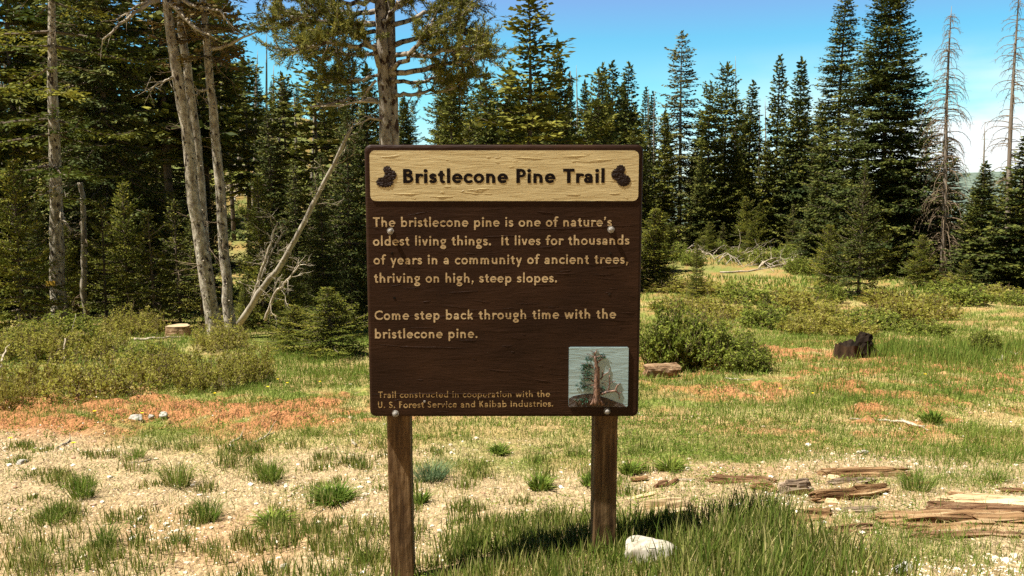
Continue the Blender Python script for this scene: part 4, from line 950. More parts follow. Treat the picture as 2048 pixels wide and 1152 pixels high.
pole('faint thin dead stick beside the foot of the long pole', [(500, 610, 14.8), (545, 500, 14.9), (568, 462, 15)], .022, .010, 24, 'deadwood', 16)

# ------------------------------------------------------------------ the double-trunked pine behind the sign
def limber_pine():
    rg = np.random.default_rng(55); D0 = 14.0
    g = ground_px(782, D0); r = thing('pine_tree', 'large double-trunked pine behind the sign with spreading tufted boughs', 'pine', g)
    for pts, w0, w1 in (([(776, 640), (772, 450), (771, 280), (767, 140), (762, 20), (758, -120), (752, -300)], 29, 19), ([(790, 640), (787, 450), (786, 280), (783, 150), (779, 30), (786, -120), (795, -280)], 30, 17)):
        Q = [np.array([(.06 if w0 > 29 else -.05), 0, -.25])] + [at(a, b, D0 + (.16 if w0 > 29 else 0)) - g for a, b in pts]
        P = interp_path(Q, 30); P[1:-1] += rg.normal(size=(28, 3)) * .006; mb = MB()
        mb.tube(P, np.linspace(w0, w1, 30) / 2 * px_scale(D0), 14, wob=.08, rg=rg); link('trunk', mb.mesh('trunk', M['bark_pine'], True), r)
    limbs = [([(750, 48), (715, 45), (678, 45), (622, 38), (580, 45), (540, 62)], 0, 7, 1), ([(750, 2), (712, 5), (660, 18), (608, 30), (560, 36)], -.6, 6, 1), ([(750, 62), (678, 64), (650, 75), (600, 90)], .7, 5, 1), ([(763, 139), (744, 94), (712, 66), (670, 50)], -.8, 6, 1),
             ([(756, 200), (702, 200), (660, 206), (619, 215)], -.4, 4, .25), ([(762, 49), (785, 25), (806, 3), (850, -30)], -.3, 7, 1), ([(776, 146), (834, 142), (896, 127), (935, 128), (975, 112)], .3, 7, 1), ([(778, 139), (817, 115), (838, 85), (851, 59), (890, 40)], -.5, 6, 1),
             ([(790, 188), (827, 189), (886, 184), (915, 170)], .4, 5, .5), ([(752, -30), (690, -40), (620, -30), (545, -10)], .4, 7, 1), ([(790, -40), (850, -35), (910, -10), (935, 5)], .5, 7, 1), ([(790, 90), (850, 70), (910, 60), (950, 80)], .9, 6, 1), ([(770, 100), (735, 110), (690, 105), (640, 120)], .8, 5, .9),
             ([(756, -80), (680, -70), (590, -60)], -.6, 7, 1), ([(782, 160), (840, 165), (900, 158), (950, 150)], 1.0, 5, 1), ([(760, 20), (700, 30), (640, 10), (590, -10), (530, -5)], 1.1, 6, 1), ([(785, 50), (840, 30), (890, 15), (925, -10)], 1.2, 6, 1), ([(758, 150), (720, 160), (690, 165), (650, 160)], 1.0, 4, .8), ([(788, 110), (850, 110), (910, 100), (965, 95)], -.7, 6, 1), ([(752, 90), (700, 90), (640, 85), (575, 105)], -1.1, 5, 1)]
    lm = MB(); tb = []; td = []; tv = []
    s_ = px_scale(D0)
    for pts, dy, rp, dens in limbs:
        n = 14; Q = interp_path([at(a, b, D0 + dy * min(1, i * .5)) - g for i, (a, b) in enumerate(pts)], n); Q[1:] += rg.normal(size=(n - 1, 3)) * .02
        lm.tube(Q, np.linspace(rp, 2.2, n) * s_ * .9, 7, wob=.12, rg=rg)
        ax = norm(Q[-1] - Q[0])
        for i in range(4, n):
            for _ in range(int(round(5.5 * dens)) if i > 5 else int(round(2.5 * dens))):
                d = norm(ax * .7 + rg.normal(size=3) * np.array([.7, .7, .5]) + np.array([0, 0, .22])); L = .18 + .42 * rg.random()
                m = 5; B = [Q[i] + rg.normal(size=3) * .02]
                for q in range(m - 1): d = norm(d + rg.normal(size=3) * .22 + np.array([0, 0, .06])); B.append(B[-1] + d * L / (m - 1))
                B = np.array(B); lm.tube(B, np.linspace(.010, .005, m), 4, cap=False)
                for f in np.linspace(.35, 1, 6):
                    p = np.array([np.interp(f, np.linspace(0, 1, m), B[:, c]) for c in range(3)]); tb.append(p); td.append(d); tv.append(.52 + .17 * rg.normal())
        nd = 4
    link('limbs', lm.mesh('limbs', M['bark_pine'], True), r)
    tb = np.array(tb); td = np.array(td); tv = np.array(tv); k = 13
    B = np.repeat(tb, k, 0) + rg.normal(size=(len(tb) * k, 3)) * .012; D = norm(np.repeat(td, k, 0) * .75 + rg.normal(size=(len(tb) * k, 3)) * .6)
    mb = MB(); mb.kites(B, D, .065 + .03 * rg.random(len(B)), .013, np.clip(np.repeat(tv, k) + .12 * rg.normal(size=len(B)), 0, 1), .1, rg)
    link('needles', mb.mesh('needles', M['needle_pine']), r)
    for pts, dy in (([(757, 205), (720, 202), (690, 210), (640, 213)], -.5), ([(765, 240), (740, 236), (715, 250)], -.4), ([(752, 160), (735, 180), (720, 205)], -.3)):
        mb = MB(); Q = interp_path([at(a, b, D0 + dy) - g for a, b in pts], 9); mb.tube(Q, np.linspace(3.2, 1, 9) * s_, 5)
        for j in range(2, 9): crooked(mb, Q[j], norm(Q[-1] - Q[0]) + rg.normal(size=3) * .6, .2, .006, rg, 1)
        link('dead_branch', mb.mesh('dead_branch', M['bleached'], True), r)
limber_pine()

# faint aspen behind the broad fir
def aspen():
    rg = np.random.default_rng(66); d = 52; g = ground_px(1842, d); r = thing('aspen_tree', 'small pale-leaved aspen showing behind the right side of the tallest fir', 'aspen', g)
    top = at(1842, 235, d)[2] - g[2]; mb = MB(); mb.tube([[0, 0, -.2], [.1, 0, top * .5], [0, .1, top]], [.09, .06, .02], 6)
    n = 1100; t = rg.random(n) ** .7; h = top * (.45 + .55 * t); rad = 1.15 * np.sqrt(1.02 - t) * np.sqrt(rg.random(n)); a = rg.random(n) * 6.28
    for i in range(18):
        q = np.array([0, 0, top * (.4 + .5 * rg.random())]); crooked(mb, q, np.array([rg.normal(), rg.normal(), .7]), 1.0, .02, rg, 1)
    link('trunk', mb.mesh('trunk', M['bark_pale'], True), r)
    B = np.stack([rad * np.cos(a), rad * np.sin(a), h], 1); cr = MB(); cr.kites(B, norm(rg.normal(size=(n, 3))), .10, .09, rg.random(n), 0, rg); link('crown', cr.mesh('crown', M['shrub_green']), r)
aspen()

# ------------------------------------------------------------------ shrubs
def shrub_mesh(seed, rx, ry, h, nstem, leaf, nleaf, mat, twigs=True):
    rg = np.random.default_rng(seed); st = MB(); lf = MB(); Bs = []; Ds = []; Rn = []
    for i in range(nstem):
        a = rg.random() * 6.283; q = math.sqrt(rg.random()); b = np.array([rx * q * cos(a) * .70, ry * q * sin(a) * .65, -.05])
        hh = h * (1.05 - .5 * q * q) * (.45 + .75 * rg.random())
        e = b + np.array([cos(a) * rx * .38 * q + rg.normal() * .07, sin(a) * ry * .38 * q + rg.normal() * .07, hh + .05]); mdl = (b + e) / 2 + rg.normal(size=3) * .05
        P = interp_path([b, mdl, e], 7); st.tube(P, np.linspace(.006, .002, 7), 3, cap=False)
        if rg.random() < .22:
            p = P[-1]; st.tube(np.array([p, p + np.array([rg.normal() * .04, rg.normal() * .04, .10]), p + np.array([rg.normal() * .08, rg.normal() * .08, .17 + .1 * rg.random()])]), [.003, .0025, .0012], 3, cap=False)
        for w in range(5):
            t = .25 + .75 * rg.random(); p = np.array([np.interp(t, np.linspace(0, 1, 7), P[:, c]) for c in range(3)]); d = norm(rg.normal(size=3) * .8 + np.array([0, 0, .7])); L = .07 + .16 * rg.random() * min(1, h)
            st.tube(np.array([p, p + d * L]), [.003, .0015], 3, cap=False)
            m = int(nleaf * (.6 + .8 * rg.random())); f = rg.random(m)
            Bs.append(p + d * (L * f)[:, None] + rg.normal(size=(m, 3)) * .014); Ds.append(norm(rg.normal(size=(m, 3)) + np.array([0, 0, .4]) + d * .5)); Rn.append(np.clip(.50 + .12 * rg.normal(size=m) + .22 * rg.normal(), 0, 1))
    B = np.concatenate(Bs); D = np.concatenate(Ds); lf.kites(B, D, leaf * 1.3 * (.6 + .8 * rg.random(len(B))), leaf * .8, np.concatenate(Rn), .5, rg)
    return lf.mesh('foliage', M[mat]), st.mesh('stems', M['twig_grey'], True)
SH = {'a': shrub_mesh(1, .8, .6, .75, 130, .032, 10, 'shrub'), 'b': shrub_mesh(2, .7, .6, .6, 95, .032, 9, 'shrub'), 'c': shrub_mesh(3, .75, .55, .9, 180, .040, 14, 'shrub_green'), 'd': shrub_mesh(4, .9, .7, .5, 90, .032, 9, 'shrub'), 'far': shrub_mesh(5, 1.0, .8, .9, 105, .06, 7, 'shrub'), 'farg': shrub_mesh(6, 1.0, .8, .9, 120, .06, 8, 'shrub_green')}
def shrub(key, px, py, wpx, hpx, label, group=None, rot=0):
    g = ground_at(px, py); s = px_scale(g[1]); me = SH[key]; base = {'a': (.8, .75), 'b': (.7, .6), 'c': (.75, .9), 'd': (.9, .5), 'far': (1, .9), 'farg': (1, .9)}[key]
    r = thing('shrub', label, 'shrub', g, group, rot); sx = wpx / 2 * s / base[0]; sz = hpx * s / base[1]; r.scale = (sx, sx, sz)
    link('stems', me[1], r); link('foliage', me[0], r); return r
shrub('c', 1345, 738, 160, 125, 'dark green leafy shrub touching the right edge of the sign', rot=.5)
shrub('c', 1440, 742, 165, 95, 'olive lower half of the shrub pair right of the cut log', rot=2.2)
shrub('a', 1395, 690, 190, 80, 'yellow-green shrub behind the dark shrub beside the sign', rot=4)
shrub('c', 1500, 745, 110, 60, 'small outer shrub at the right end of the near clump', rot=1)
shrub('d', 60, 785, 230, 75, 'low brownish shrub at the left edge of the meadow', rot=.2)
shrub('b', 190, 797, 200, 85, 'olive shrub nearest the red soil at left', rot=1.3)
shrub('a', 320, 770, 190, 80, 'broad olive shrub below the cut pale stump', rot=2.0)
shrub('c', 300, 735, 130, 50, 'bright green leafy plant patch below the pale stump', rot=3.0)
shrub('b', 420, 780, 150, 80, 'olive shrub below the leaning pale trunk', rot=4.0)
shrub('a', 500, 764, 140, 75, 'brown-green shrub left of the low bushy fir', rot=5.0)
shrub('a', 70, 715, 190, 70, 'shrub behind the low brownish one at the left edge', rot=5.5)
shrub('b', 185, 714, 150, 60, 'sparse shrub with bare twigs below the thick left trunk', rot=.9)
shrub('d', 10, 815, 120, 60, 'small shrub cut by the left edge above the red soil', rot=.3)
shrub('a', 270, 672, 140, 55, 'shrub behind and left of the pale stump', rot=2.5)
shrub('a', 440, 700, 150, 60, 'shrub at the foot of the leaning pale trunk', rot=1.8)
shrub('c', 120, 690, 150, 60, 'shaded shrub at the foot of the thick left trunk', rot=3.9)
rgS = np.random.default_rng(8)
farG = 'shrubs across the far meadow at right'
for i, (px, py, w, h) in enumerate(((1330, 582, 150, 34), (1420, 590, 170, 38), (1500, 606, 160, 42), (1580, 600, 110, 34), (1600, 628, 170, 62), (1530, 655, 160, 66), (1660, 650, 170, 60), (1440, 640, 150, 50), (1740, 660, 150, 58), (1800, 655, 170, 70), (1860, 640, 150, 55), (1910, 610, 170, 60), (1990, 600, 150, 45), (1700, 672, 130, 50), (1850, 672, 120, 40), (1600, 668, 120, 45), (1780, 615, 150, 50), (2040, 610, 90, 40), (1900, 580, 110, 40), (1350, 625, 120, 38), (1660, 605, 90, 40))):
    shrub('farg' if i % 3 == 2 else 'far', px, py, w * .95, h * (.62 + .3 * rgS.random()), 'yellow-green shrub in the band below the tall firs at right', farG, rgS.random() * 6)
shrub('c', 1968, 708, 62, 48, 'small dark solitary shrub at the right side of the meadow', rot=2)
for i, (px, py, w, h) in enumerate(((1345, 520, 80, 34), (1385, 530, 60, 26), (1470, 522, 50, 24), (1530, 530, 70, 34), (1600, 548, 80, 34), (1430, 505, 60, 24), (1305, 540, 60, 26), (1575, 515, 60, 24), (1500, 500, 60, 22))):
    shrub('farg', px, py, w, h, 'dark green low shrub growing in and around the brush pile', 'shrubs around the brush pile', rgS.random() * 6)
for i, (px, py, w, h) in enumerate(((450, 455, 60, 20), (560, 400, 60, 18), (500, 430, 70, 18), (330, 470, 80, 22), (690, 470, 60, 20), (640, 455, 60, 20), (230, 500, 80, 26))):
    shrub('farg', px, py, w, h, 'small green shrub on the sunny slope behind the left trunks', 'small shrubs on the left slope', rgS.random() * 6)

# ------------------------------------------------------------------ stumps, logs, rocks, sticks
def rock_mesh(seed, sx, sy, sz, mat, sub=3, rough=.22):
    rg = np.random.default_rng(seed); bm = bmesh.new(); bmesh.ops.create_icosphere(bm, subdivisions=sub + 1, radius=1)
    cuts = norm(rg.normal(size=(14, 3))); off = .55 + .3 * rg.random(14)
    for v in bm.verts:
        p = np.array(v.co)
        for c, o in zip(cuts, off):
            q = p @ c
            if q > o: p = p - c * (q - o) * .95
        nn = fbm(p[0] * 2.3 + p[2] * 1.7 + seed, p[1] * 2.3 - p[2] * 1.1, seed, 4) - .5
        n3 = fbm(p[0] * 7 + seed, p[1] * 7 + p[2] * 5, seed + 3, 3) - .5; p = p * (1 + rough * float(nn) + .10 * float(n3)); v.co = (p[0] * sx, p[1] * sy, p[2] * sz)
    me = bpy.data.meshes.new('rock'); bm.to_mesh(me); bm.free(); me.materials.append(M[mat])
    me.polygons.foreach_set('use_smooth', np.ones(len(me.polygons), bool)); return me
def rock(px, py, wpx, hpx, label, mat, seed, group=None):
    """py: bottom edge"""
    g = ground_at(px, py); s = px_scale(g[1]); w = wpx * s / 2; h = hpx * s
    o = link('rock', rock_mesh(seed, w * 1.08, w * .8, h * .75, mat), None, (g[0], g[1] + w * .5, float(gz(g[0], g[1] + w * .5)) + h * .14), seed * 1.1); tag(o, label, 'rock', group)
rock(1308, 1126, 124, 60, 'large smooth white rock in the grass right of the right post', 'rock_white', 23)
rock(266, 842, 42, 16, 'flat grey rock on the red soil at left', 'rock_grey', 4)
rock(324, 834, 28, 10, 'grey stone right of the flat grey rock on red soil', 'rock_grey', 5)
rock(301, 835, 12, 9, 'little dark stone between two grey rocks', 'rock_grey', 6)
rock(38, 930, 28, 9, 'small grey stone at the left edge of the gravel', 'rock_grey', 7)
rock(568, 1140, 24, 17, 'small white stone at the bottom left of the left post', 'rock_white', 8)
rock(1728, 908, 26, 11, 'small white stone on the gravel at right, above the logs', 'rock_white', 9)
rock(463, 897, 16, 8, 'pale grey pebble beside a twig left of the sign', 'rock_grey', 10)
rock(1812, 1150, 60, 22, 'grey-white rock at the bottom right corner patch of pebbles', 'rock_grey', 12)
rock(465, 402, 14, 8, 'pale boulder by the fallen trunks on the left slope', 'rock_white', 13)
rock(1530, 470, 20, 7, 'pale boulder behind the brush pile', 'rock_grey', 14)

def chunk(label, pa, pb, wid, hgt, mat, seed, name='wood_fragment', cat='wood fragment', split=.35, lift=.0, group=None, taper=.5):
    """split log piece lying on the ground between photo points pa and pb (their contact points)"""
    rg = np.random.default_rng(seed); a = ground_at(*pa); b = ground_at(*pb); c = (a + b) / 2; L = np.linalg.norm(b - a); yaw = math.atan2(b[1] - a[1], b[0] - a[0])
    hgt *= 1.15; mb = MB(); m = 1 if wid < .05 else int(6 + wid * 60)
    for q in range(m):
        big = q == 0; l = L * (1 if big else .35 + .6 * rg.random()); w = wid * (.5 if big else .12 + .26 * rg.random()); h = hgt * (.66 if big else .22 + .45 * rg.random())
        x0 = (L - l) * (rg.random() - .5); y0 = 0 if big else (rg.random() - .5) * wid * .8; z0 = hgt * (.15 if big else .08 + .5 * rg.random() * (1 - abs(y0) / wid * 1.6)); ya = 0 if big else rg.normal() * .06
        n = int(np.clip(l / .012, 10, 90)); k = 9; x = np.linspace(-l / 2, l / 2, n); an = np.arange(k) / k * 2 * pi + rg.random(); pr = .7 + .5 * rg.random(k)
        e0 = split * l * rg.random(k) * .5; e1 = split * l * rg.random(k) * .5; t = np.linspace(0, 1, n); bl = .25 + .5 * rg.random(); br_ = .12 + .4 * rg.random()
        env = np.minimum(1, bl + t * 5) * np.minimum(1, br_ + (1 - t) * 4)
        V = []
        for i in range(n):
            g_ = fbm(np.full(k, x[i] * 5 + seed + q), an * 3.5, seed + q, 3); rr = pr * env[i] * (.70 + .62 * g_)
            xx = np.clip(np.full(k, x[i]), -l / 2 + e0, l / 2 - e1); yy = w / 2 * rr * np.cos(an); zz = h / 2 * rr * np.sin(an)
            V.append(np.stack([xx * cos(ya) - yy * sin(ya) + x0, xx * sin(ya) + yy * cos(ya) + y0, zz + z0 + .004 * np.sin(xx * 20 + q)], 1))
        V = np.concatenate(V); F = [(i * k + j_, i * k + (j_ + 1) % k, (i + 1) * k + (j_ + 1) % k, (i + 1) * k + j_) for i in range(n - 1) for j_ in range(k)]
        b0 = mb.n; mb.add(V, F); mb.l += [np.arange(k)[::-1] + b0, np.arange(k) + (n - 1) * k + b0]; mb.t += [np.array([k], np.int32)] * 2
    o = link(name, mb.mesh(name, M[mat]), None, tuple(c + np.array([0, 0, lift]))); o.rotation_euler = (0, -math.asin(np.clip((b[2] - a[2]) / L, -1, 1)), yaw); tag(o, label, cat, group); return o
chunk('grey weathered end chunk of rotten log, upright grain, right of the right post', (1560, 986), (1622, 981), .11, .085, 'plank_grey', 1, split=.2)
chunk('dark brown split log left of the grey weathered chunk', (1412, 966), (1562, 968), .09, .05, 'rot_dark', 2)
chunk('orange-brown split log right of the grey chunk, topmost of the debris', (1622, 954), (1835, 948), .10, .055, 'rot', 3)
chunk('rotten orange log slanting below the topmost one', (1610, 1006), (1785, 984), .08, .055, 'rot', 4)
chunk('long pale tan plank at the right edge', (1862, 1004), (2090, 1010), .12, .05, 'plank_tan', 5)
chunk('thin brown splinter on the pale plank at the right edge', (1990, 980), (2070, 985), .04, .03, 'rot_dark', 6)
chunk('crumbling orange rotten trunk below the pale plank', (1740, 1052), (2100, 1050), .20, .05, 'rot', 7)
chunk('brown rotten slab between the pale plank and the crumbling trunk', (1835, 1032), (2060, 1030), .14, .05, 'rot_dark', 8)
chunk('bright orange rotten lump in front of the slanting log', (1578, 1044), (1672, 1038), .10, .05, 'rot', 9)
chunk('pale weathered log end showing behind the grass right of the right post', (1268, 1040), (1392, 1030), .10, .10, 'plank_tan', 10, split=.1)
chunk('pale grey log lying in the grass right of the white rock', (1392, 1068), (1530, 1086), .10, .07, 'plank_tan', 11, split=.1)
chunk('thin white sliver of wood between the post and the dark split log', (1336, 958), (1396, 962), .03, .012, 'bleached', 12)
chunk('thin tan sliver beside the right post', (1243, 1000), (1322, 988), .045, .02, 'plank_tan', 13)
chunk('small brown bark piece left of the dark split log', (1306, 976), (1336, 968), .05, .03, 'rot_dark', 14)
chunk('orange bark crumb right of the right post', (1258, 962), (1300, 958), .05, .025, 'rot', 15)
chunk('short rotten piece under the grey chunk', (1500, 978), (1560, 984), .07, .04, 'rot', 16)
def cut_log():
    rg = np.random.default_rng(71); a = ground_at(1290, 757); b = ground_at(1356, 753); r_ = 16.5 * px_scale(a[1]); n = 16; k = 20; P = interp_path([np.zeros(3), b - a], n); P[:, 2] += r_ * .78
    mb = MB(); an = np.arange(k) / k * 6.283; V = []
    for i in range(n):
        rr = r_ * (.86 + .30 * fbm(np.full(k, i * .35), np.cos(an) * 2 + np.sin(an) * 3, 4, 3)) * (1 if 0 < i < n - 1 else .95)
        V.append(P[i] + np.stack([.02 * np.sin(an * 3) * (i in (0, n - 1)), rr * np.cos(an), rr * np.sin(an)], 1))
    F = [(i * k + q, i * k + (q + 1) % k, (i + 1) * k + (q + 1) % k, (i + 1) * k + q) for i in range(n - 1) for q in range(k)]
    mb.add(np.concatenate(V), F); o = link('cut_log', mb.mesh('cut_log', M['log_bark']), None, tuple(a)); tag(o, 'cut brown log lying beside the dark shrub right of the sign', 'log')
    mb = MB()
    for i, sg in ((0, -1), (n - 1, 1)):
        c = V[i].mean(0) + np.array([-.006 * sg, 0, 0]); b0 = mb.n; mb.add(np.concatenate([V[i], c[None]]), [(q, (q + 1) % k, k) for q in range(k)])
    link('cut_end', mb.mesh('cut_end', M['rot_dark']), o)
cut_log()
chunk('grey-brown splintered slab between the topmost and slanting logs', (1650, 968), (1760, 962), .06, .025, 'plank_grey', 31)
chunk('flat brown splinter left of the crumbling trunk', (1650, 1066), (1760, 1060), .07, .025, 'rot_dark', 32)
chunk('thin grey board behind the bright orange lump', (1660, 1024), (1760, 1020), .05, .02, 'plank_grey', 33)
chunk('long brown splinter along the lower edge of the crumbling trunk', (1800, 1078), (2060, 1072), .08, .03, 'rot_dark', 34)
rgC = np.random.default_rng(19)
for i in range(26):
    px = 1250 + 800 * rgC.random(); py = 948 + 110 * rgC.random(); w = 12 + 34 * rgC.random()
    chunk('little orange-brown wood chip scattered among the rotten logs', (px, py), (px + w, py + rgC.normal() * 5), .03 + .03 * rgC.random(), .012 + .015 * rgC.random(), ['rot', 'rot_dark', 'plank_tan', 'rot'][i % 4], 200 + i, 'wood_chip', 'wood chip', group='wood chips around the rotten logs')

def stick(label, pts, rpx, mat='bleached', seed=0, twigs=2, name='fallen_stick', cat='stick', group=None, lift=0.0):
    rg = np.random.default_rng(seed + 900); Q = np.array([ground_at(*p) for p in pts]); g = Q[0].copy(); s = px_scale(g[1]); r = rpx * s
    P = interp_path(Q - g, 14); P[:, 2] += r * .8 + lift * np.sin(np.linspace(0, pi, 14)); P[1:-1] += rg.normal(size=(12, 3)) * r * .35; mb = MB(); mb.tube(P, np.linspace(r, r * .4, 14), 6, wob=.2, rg=rg)
    for q in range(twigs): crooked(mb, P[int(rg.integers(3, 12))], norm(P[-1] - P[0]) + rg.normal(size=3) * .6, np.linalg.norm(P[-1]) * .3, r * .5, rg, 0, .1, 4)
    o = link(name, mb.mesh(name, M[mat], True), None, tuple(g)); tag(o, label, cat, group)
stick('curved pale stick on the grass at right', [(1745, 842), (1800, 846), (1850, 856), (1890, 853)], 3.2, seed=1)
stick('second pale stick crossing the curved one at right', [(1795, 838), (1830, 850), (1858, 862)], 2.2, seed=2)
stick('white forked twig on red soil left of the sign', [(505, 888), (525, 880), (556, 864)], 3, seed=3)
stick('short bleached twig beside the grey pebble left of the sign', [(462, 888), (476, 880), (484, 872)], 3, seed=4)
stick('small bent white twig just left of the left post', [(712, 893), (704, 885), (699, 870)], 3, seed=5)
stick('thin dark stick near the left edge of the gravel', [(112, 900), (130, 890), (140, 882)], 3, 'deadwood', seed=6)
stick('long thin stick on the gravel left of the sign', [(258, 930), (290, 924), (305, 920)], 2.2, 'deadwood', seed=7)
stick('pale stick beneath the lower right corner of the sign', [(1268, 828), (1280, 832), (1290, 838)], 3.2, seed=8, twigs=0)
stick('brown stick on gravel below the right edge shrubs', [(1700, 838), (1740, 841), (1790, 842)], 1.6, 'deadwood', seed=9)
stick('bleached branch lying at the right edge of the meadow', [(2015, 706), (2030, 712), (2045, 700)], 3, seed=10)
stick('grey wood scrap at the foot of the small solitary shrub', [(1978, 718), (2000, 722), (2015, 716)], 2.5, seed=11)
stick('grey branch in the tall meadow grass right of the burnt stump', [(1802, 705), (1820, 708), (1832, 714)], 3, 'deadwood', seed=12)
stick('straight pale branch by the shrubs left of the burnt stump', [(1560, 650), (1590, 653), (1612, 655)], 1.5, seed=13)
stick('thin stick lying before the near shrub clump right of the sign', [(1450, 758), (1480, 760), (1500, 762)], 1.6, 'deadwood', seed=14)
stick('short brown stick on red soil at left', [(215, 770), (250, 768), (300, 766)], 1.8, 'deadwood', seed=15)
stick('pale fallen trunk below the cut pale stump', [(268, 682), (320, 679), (395, 676)], 3.5, 'bleached', 16, 0, 'fallen_log', 'log')
stick('pale twig sticking out of the low left shrub', [(128, 726), (134, 716), (140, 700)], 2.2, 'bleached', 17, lift=.25)
stick('dead branch in the low shrub at the left edge', [(0, 742), (20, 722), (40, 690)], 2.5, 'bleached', 18, lift=.2)
# fallen trunks on the slope at left
for i, (pts, r, lab) in enumerate((([(425, 334), (480, 333), (560, 331)], 2.8, 'straight white fallen trunk on the slope right of the straight pale trunk'), ([(440, 375), (500, 384), (550, 392)], 2.0, 'bleached fallen trunk below the straight white one on the slope'), ([(0, 240), (40, 241), (72, 243)], 1.8, 'pale fallen trunk high at the left edge'), ([(100, 440), (160, 437), (220, 430)], 2.6, 'tan fallen trunk behind the thick left trunk'), ([(30, 290), (60, 318), (95, 332)], 1.8, 'slanting pale fallen trunk left of the thick trunk'), ([(50, 335), (95, 337), (150, 342)], 2.0, 'pale fallen trunk crossing behind the thick left trunk'), ([(0, 275), (30, 274), (50, 276)], 1.6, 'short pale fallen trunk at the left edge'), ([(700, 438), (720, 437), (745, 436)], 2.0, 'pale fallen trunk just left of the sign on the slope'))):
    stick(lab, pts, r, 'bleached', 30 + i, 1, 'fallen_log', 'log')
# brush pile: every larger branch its own thing
rgB = np.random.default_rng(77)
stick('long thin pale trunk in front of the brush pile', [(1440, 546), (1500, 544), (1560, 534), (1600, 524)], 2.0, seed=50, name='fallen_log', cat='log')
stick('thick pale branch slanting up from the brush pile', [(1518, 538), (1535, 528), (1544, 522)], 2.4, seed=51, name='fallen_log', cat='log', lift=.3)
stick('white split trunk at the left end of the brush pile', [(1362, 482), (1375, 490), (1386, 496)], 3.0, seed=52, name='fallen_log', cat='log')
for i in range(46):
    px = 1365 + 265 * rgB.random(); py = 496 + (px - 1365) * .12 + rgB.random() * 26; w = 20 + 50 * rgB.random(); up = rgB.random()
    stick('bleached branch in the tangled brush pile', [(px, py), (px + w * .5, py - 3 * rgB.random()), (px + w, py + rgB.normal() * 6)], .6 + .8 * rgB.random(), ['bleached', 'deadwood'][i % 2], 300 + i, 3, 'fallen_branch', 'branch', 'branches of the brush pile', lift=.1 + .45 * up)
for i in range(26):
    px = 425 + 130 * rgB.random(); py = 366 + 34 * rgB.random(); w = 14 + 40 * rgB.random()
    stick('bleached branch in the brush heap on the left slope', [(px, py), (px + w * .5, py - 3 * rgB.random()), (px + w, py + rgB.normal() * 6)], .8 + .8 * rgB.random(), 'bleached', 400 + i, 4, 'fallen_branch', 'branch', 'branches of the left brush heap', lift=.2 + .5 * rgB.random())

def stump(px, py, wpx, hpx, label, mats, seed, ragged=0.0):
    rg = np.random.default_rng(seed); g = ground_at(px, py); s = px_scale(g[1]); R = wpx * s / 2; H = hpx * s; r = thing('tree_stump', label, 'stump', g)
    k = 26; an = np.arange(k) / k * 2 * pi; rad = R * (1 + .10 * np.sin(an * 3 + seed) + .06 * np.sin(an * 7)); top = H * (1 + ragged * (fbm(np.cos(an) * 1.6 + 3, np.sin(an) * 1.6, seed, 3) - .5) * 2)
    mb = MB(); lv = [(1.22, -.2, 0), (1.10, .12, 1), (1.0, .45, 1), (.97, .8, 1), (.96, 1, 1)]
    V = np.concatenate([np.stack([rad * f * np.cos(an), rad * f * np.sin(an), (top * z if z > 0 else np.full(k, -.15))], 1) for f, z, _ in lv])
    F = [(i * k + j, i * k + (j + 1) % k, (i + 1) * k + (j + 1) % k, (i + 1) * k + j) for i in range(len(lv) - 1) for j in range(k)]
    mb.add(V, F); link('bark', mb.mesh('bark', M[mats[0]], True), r)
    mb = MB(); rings = [(.96, 1), (.6, .97 if not ragged else .7), (.2, .97 if not ragged else .5)]
    V = np.concatenate([np.stack([rad * f * np.cos(an), rad * f * np.sin(an), top * z - .002], 1) for f, z in rings]); F = [(i * k + j, i * k + (j + 1) % k, (i + 1) * k + (j + 1) % k, (i + 1) * k + j) for i in range(2) for j in range(k)]
    mb.add(V, F); mb.l.append(np.arange(k) + 2 * k); mb.t.append(np.array([k], np.int32)); link('cut_top', mb.mesh('cut_top', M[mats[1]]), r)
    return r
stump(358, 674, 46, 24, 'pale sawn stump among the shrubs left of the leaning trunk', ('log_bark', 'cutwood'), 3)
bs = stump(1694, 712, 44, 25, 'low burnt stump with a black standing shard in the meadow at right', ('stump_dark', 'charred'), 5, ragged=.35)
mbk = MB(); gB = ground_at(1694, 712); c0 = ground_at(1726, 712) - gB
mbk.tube(interp_path([c0 + np.array([0, 0, -.1]), c0 + np.array([.0, 0, .18]), c0 + np.array([.03, 0, .33])], 8), np.linspace(.14, .085, 8), 12, wob=.4, rg=rgB); link('standing_shard', mbk.mesh('standing_shard', M['charred']), bs)
mbk = MB()
mbk.tube(interp_path([c0 + np.array([.05, 0, .1]), c0 + np.array([.16, -.1, .02]), c0 + np.array([.30, -.15, -.03])], 6), np.linspace(.09, .03, 6), 7, wob=.3, rg=rgB); link('root', mbk.mesh('root', M['charred']), bs)

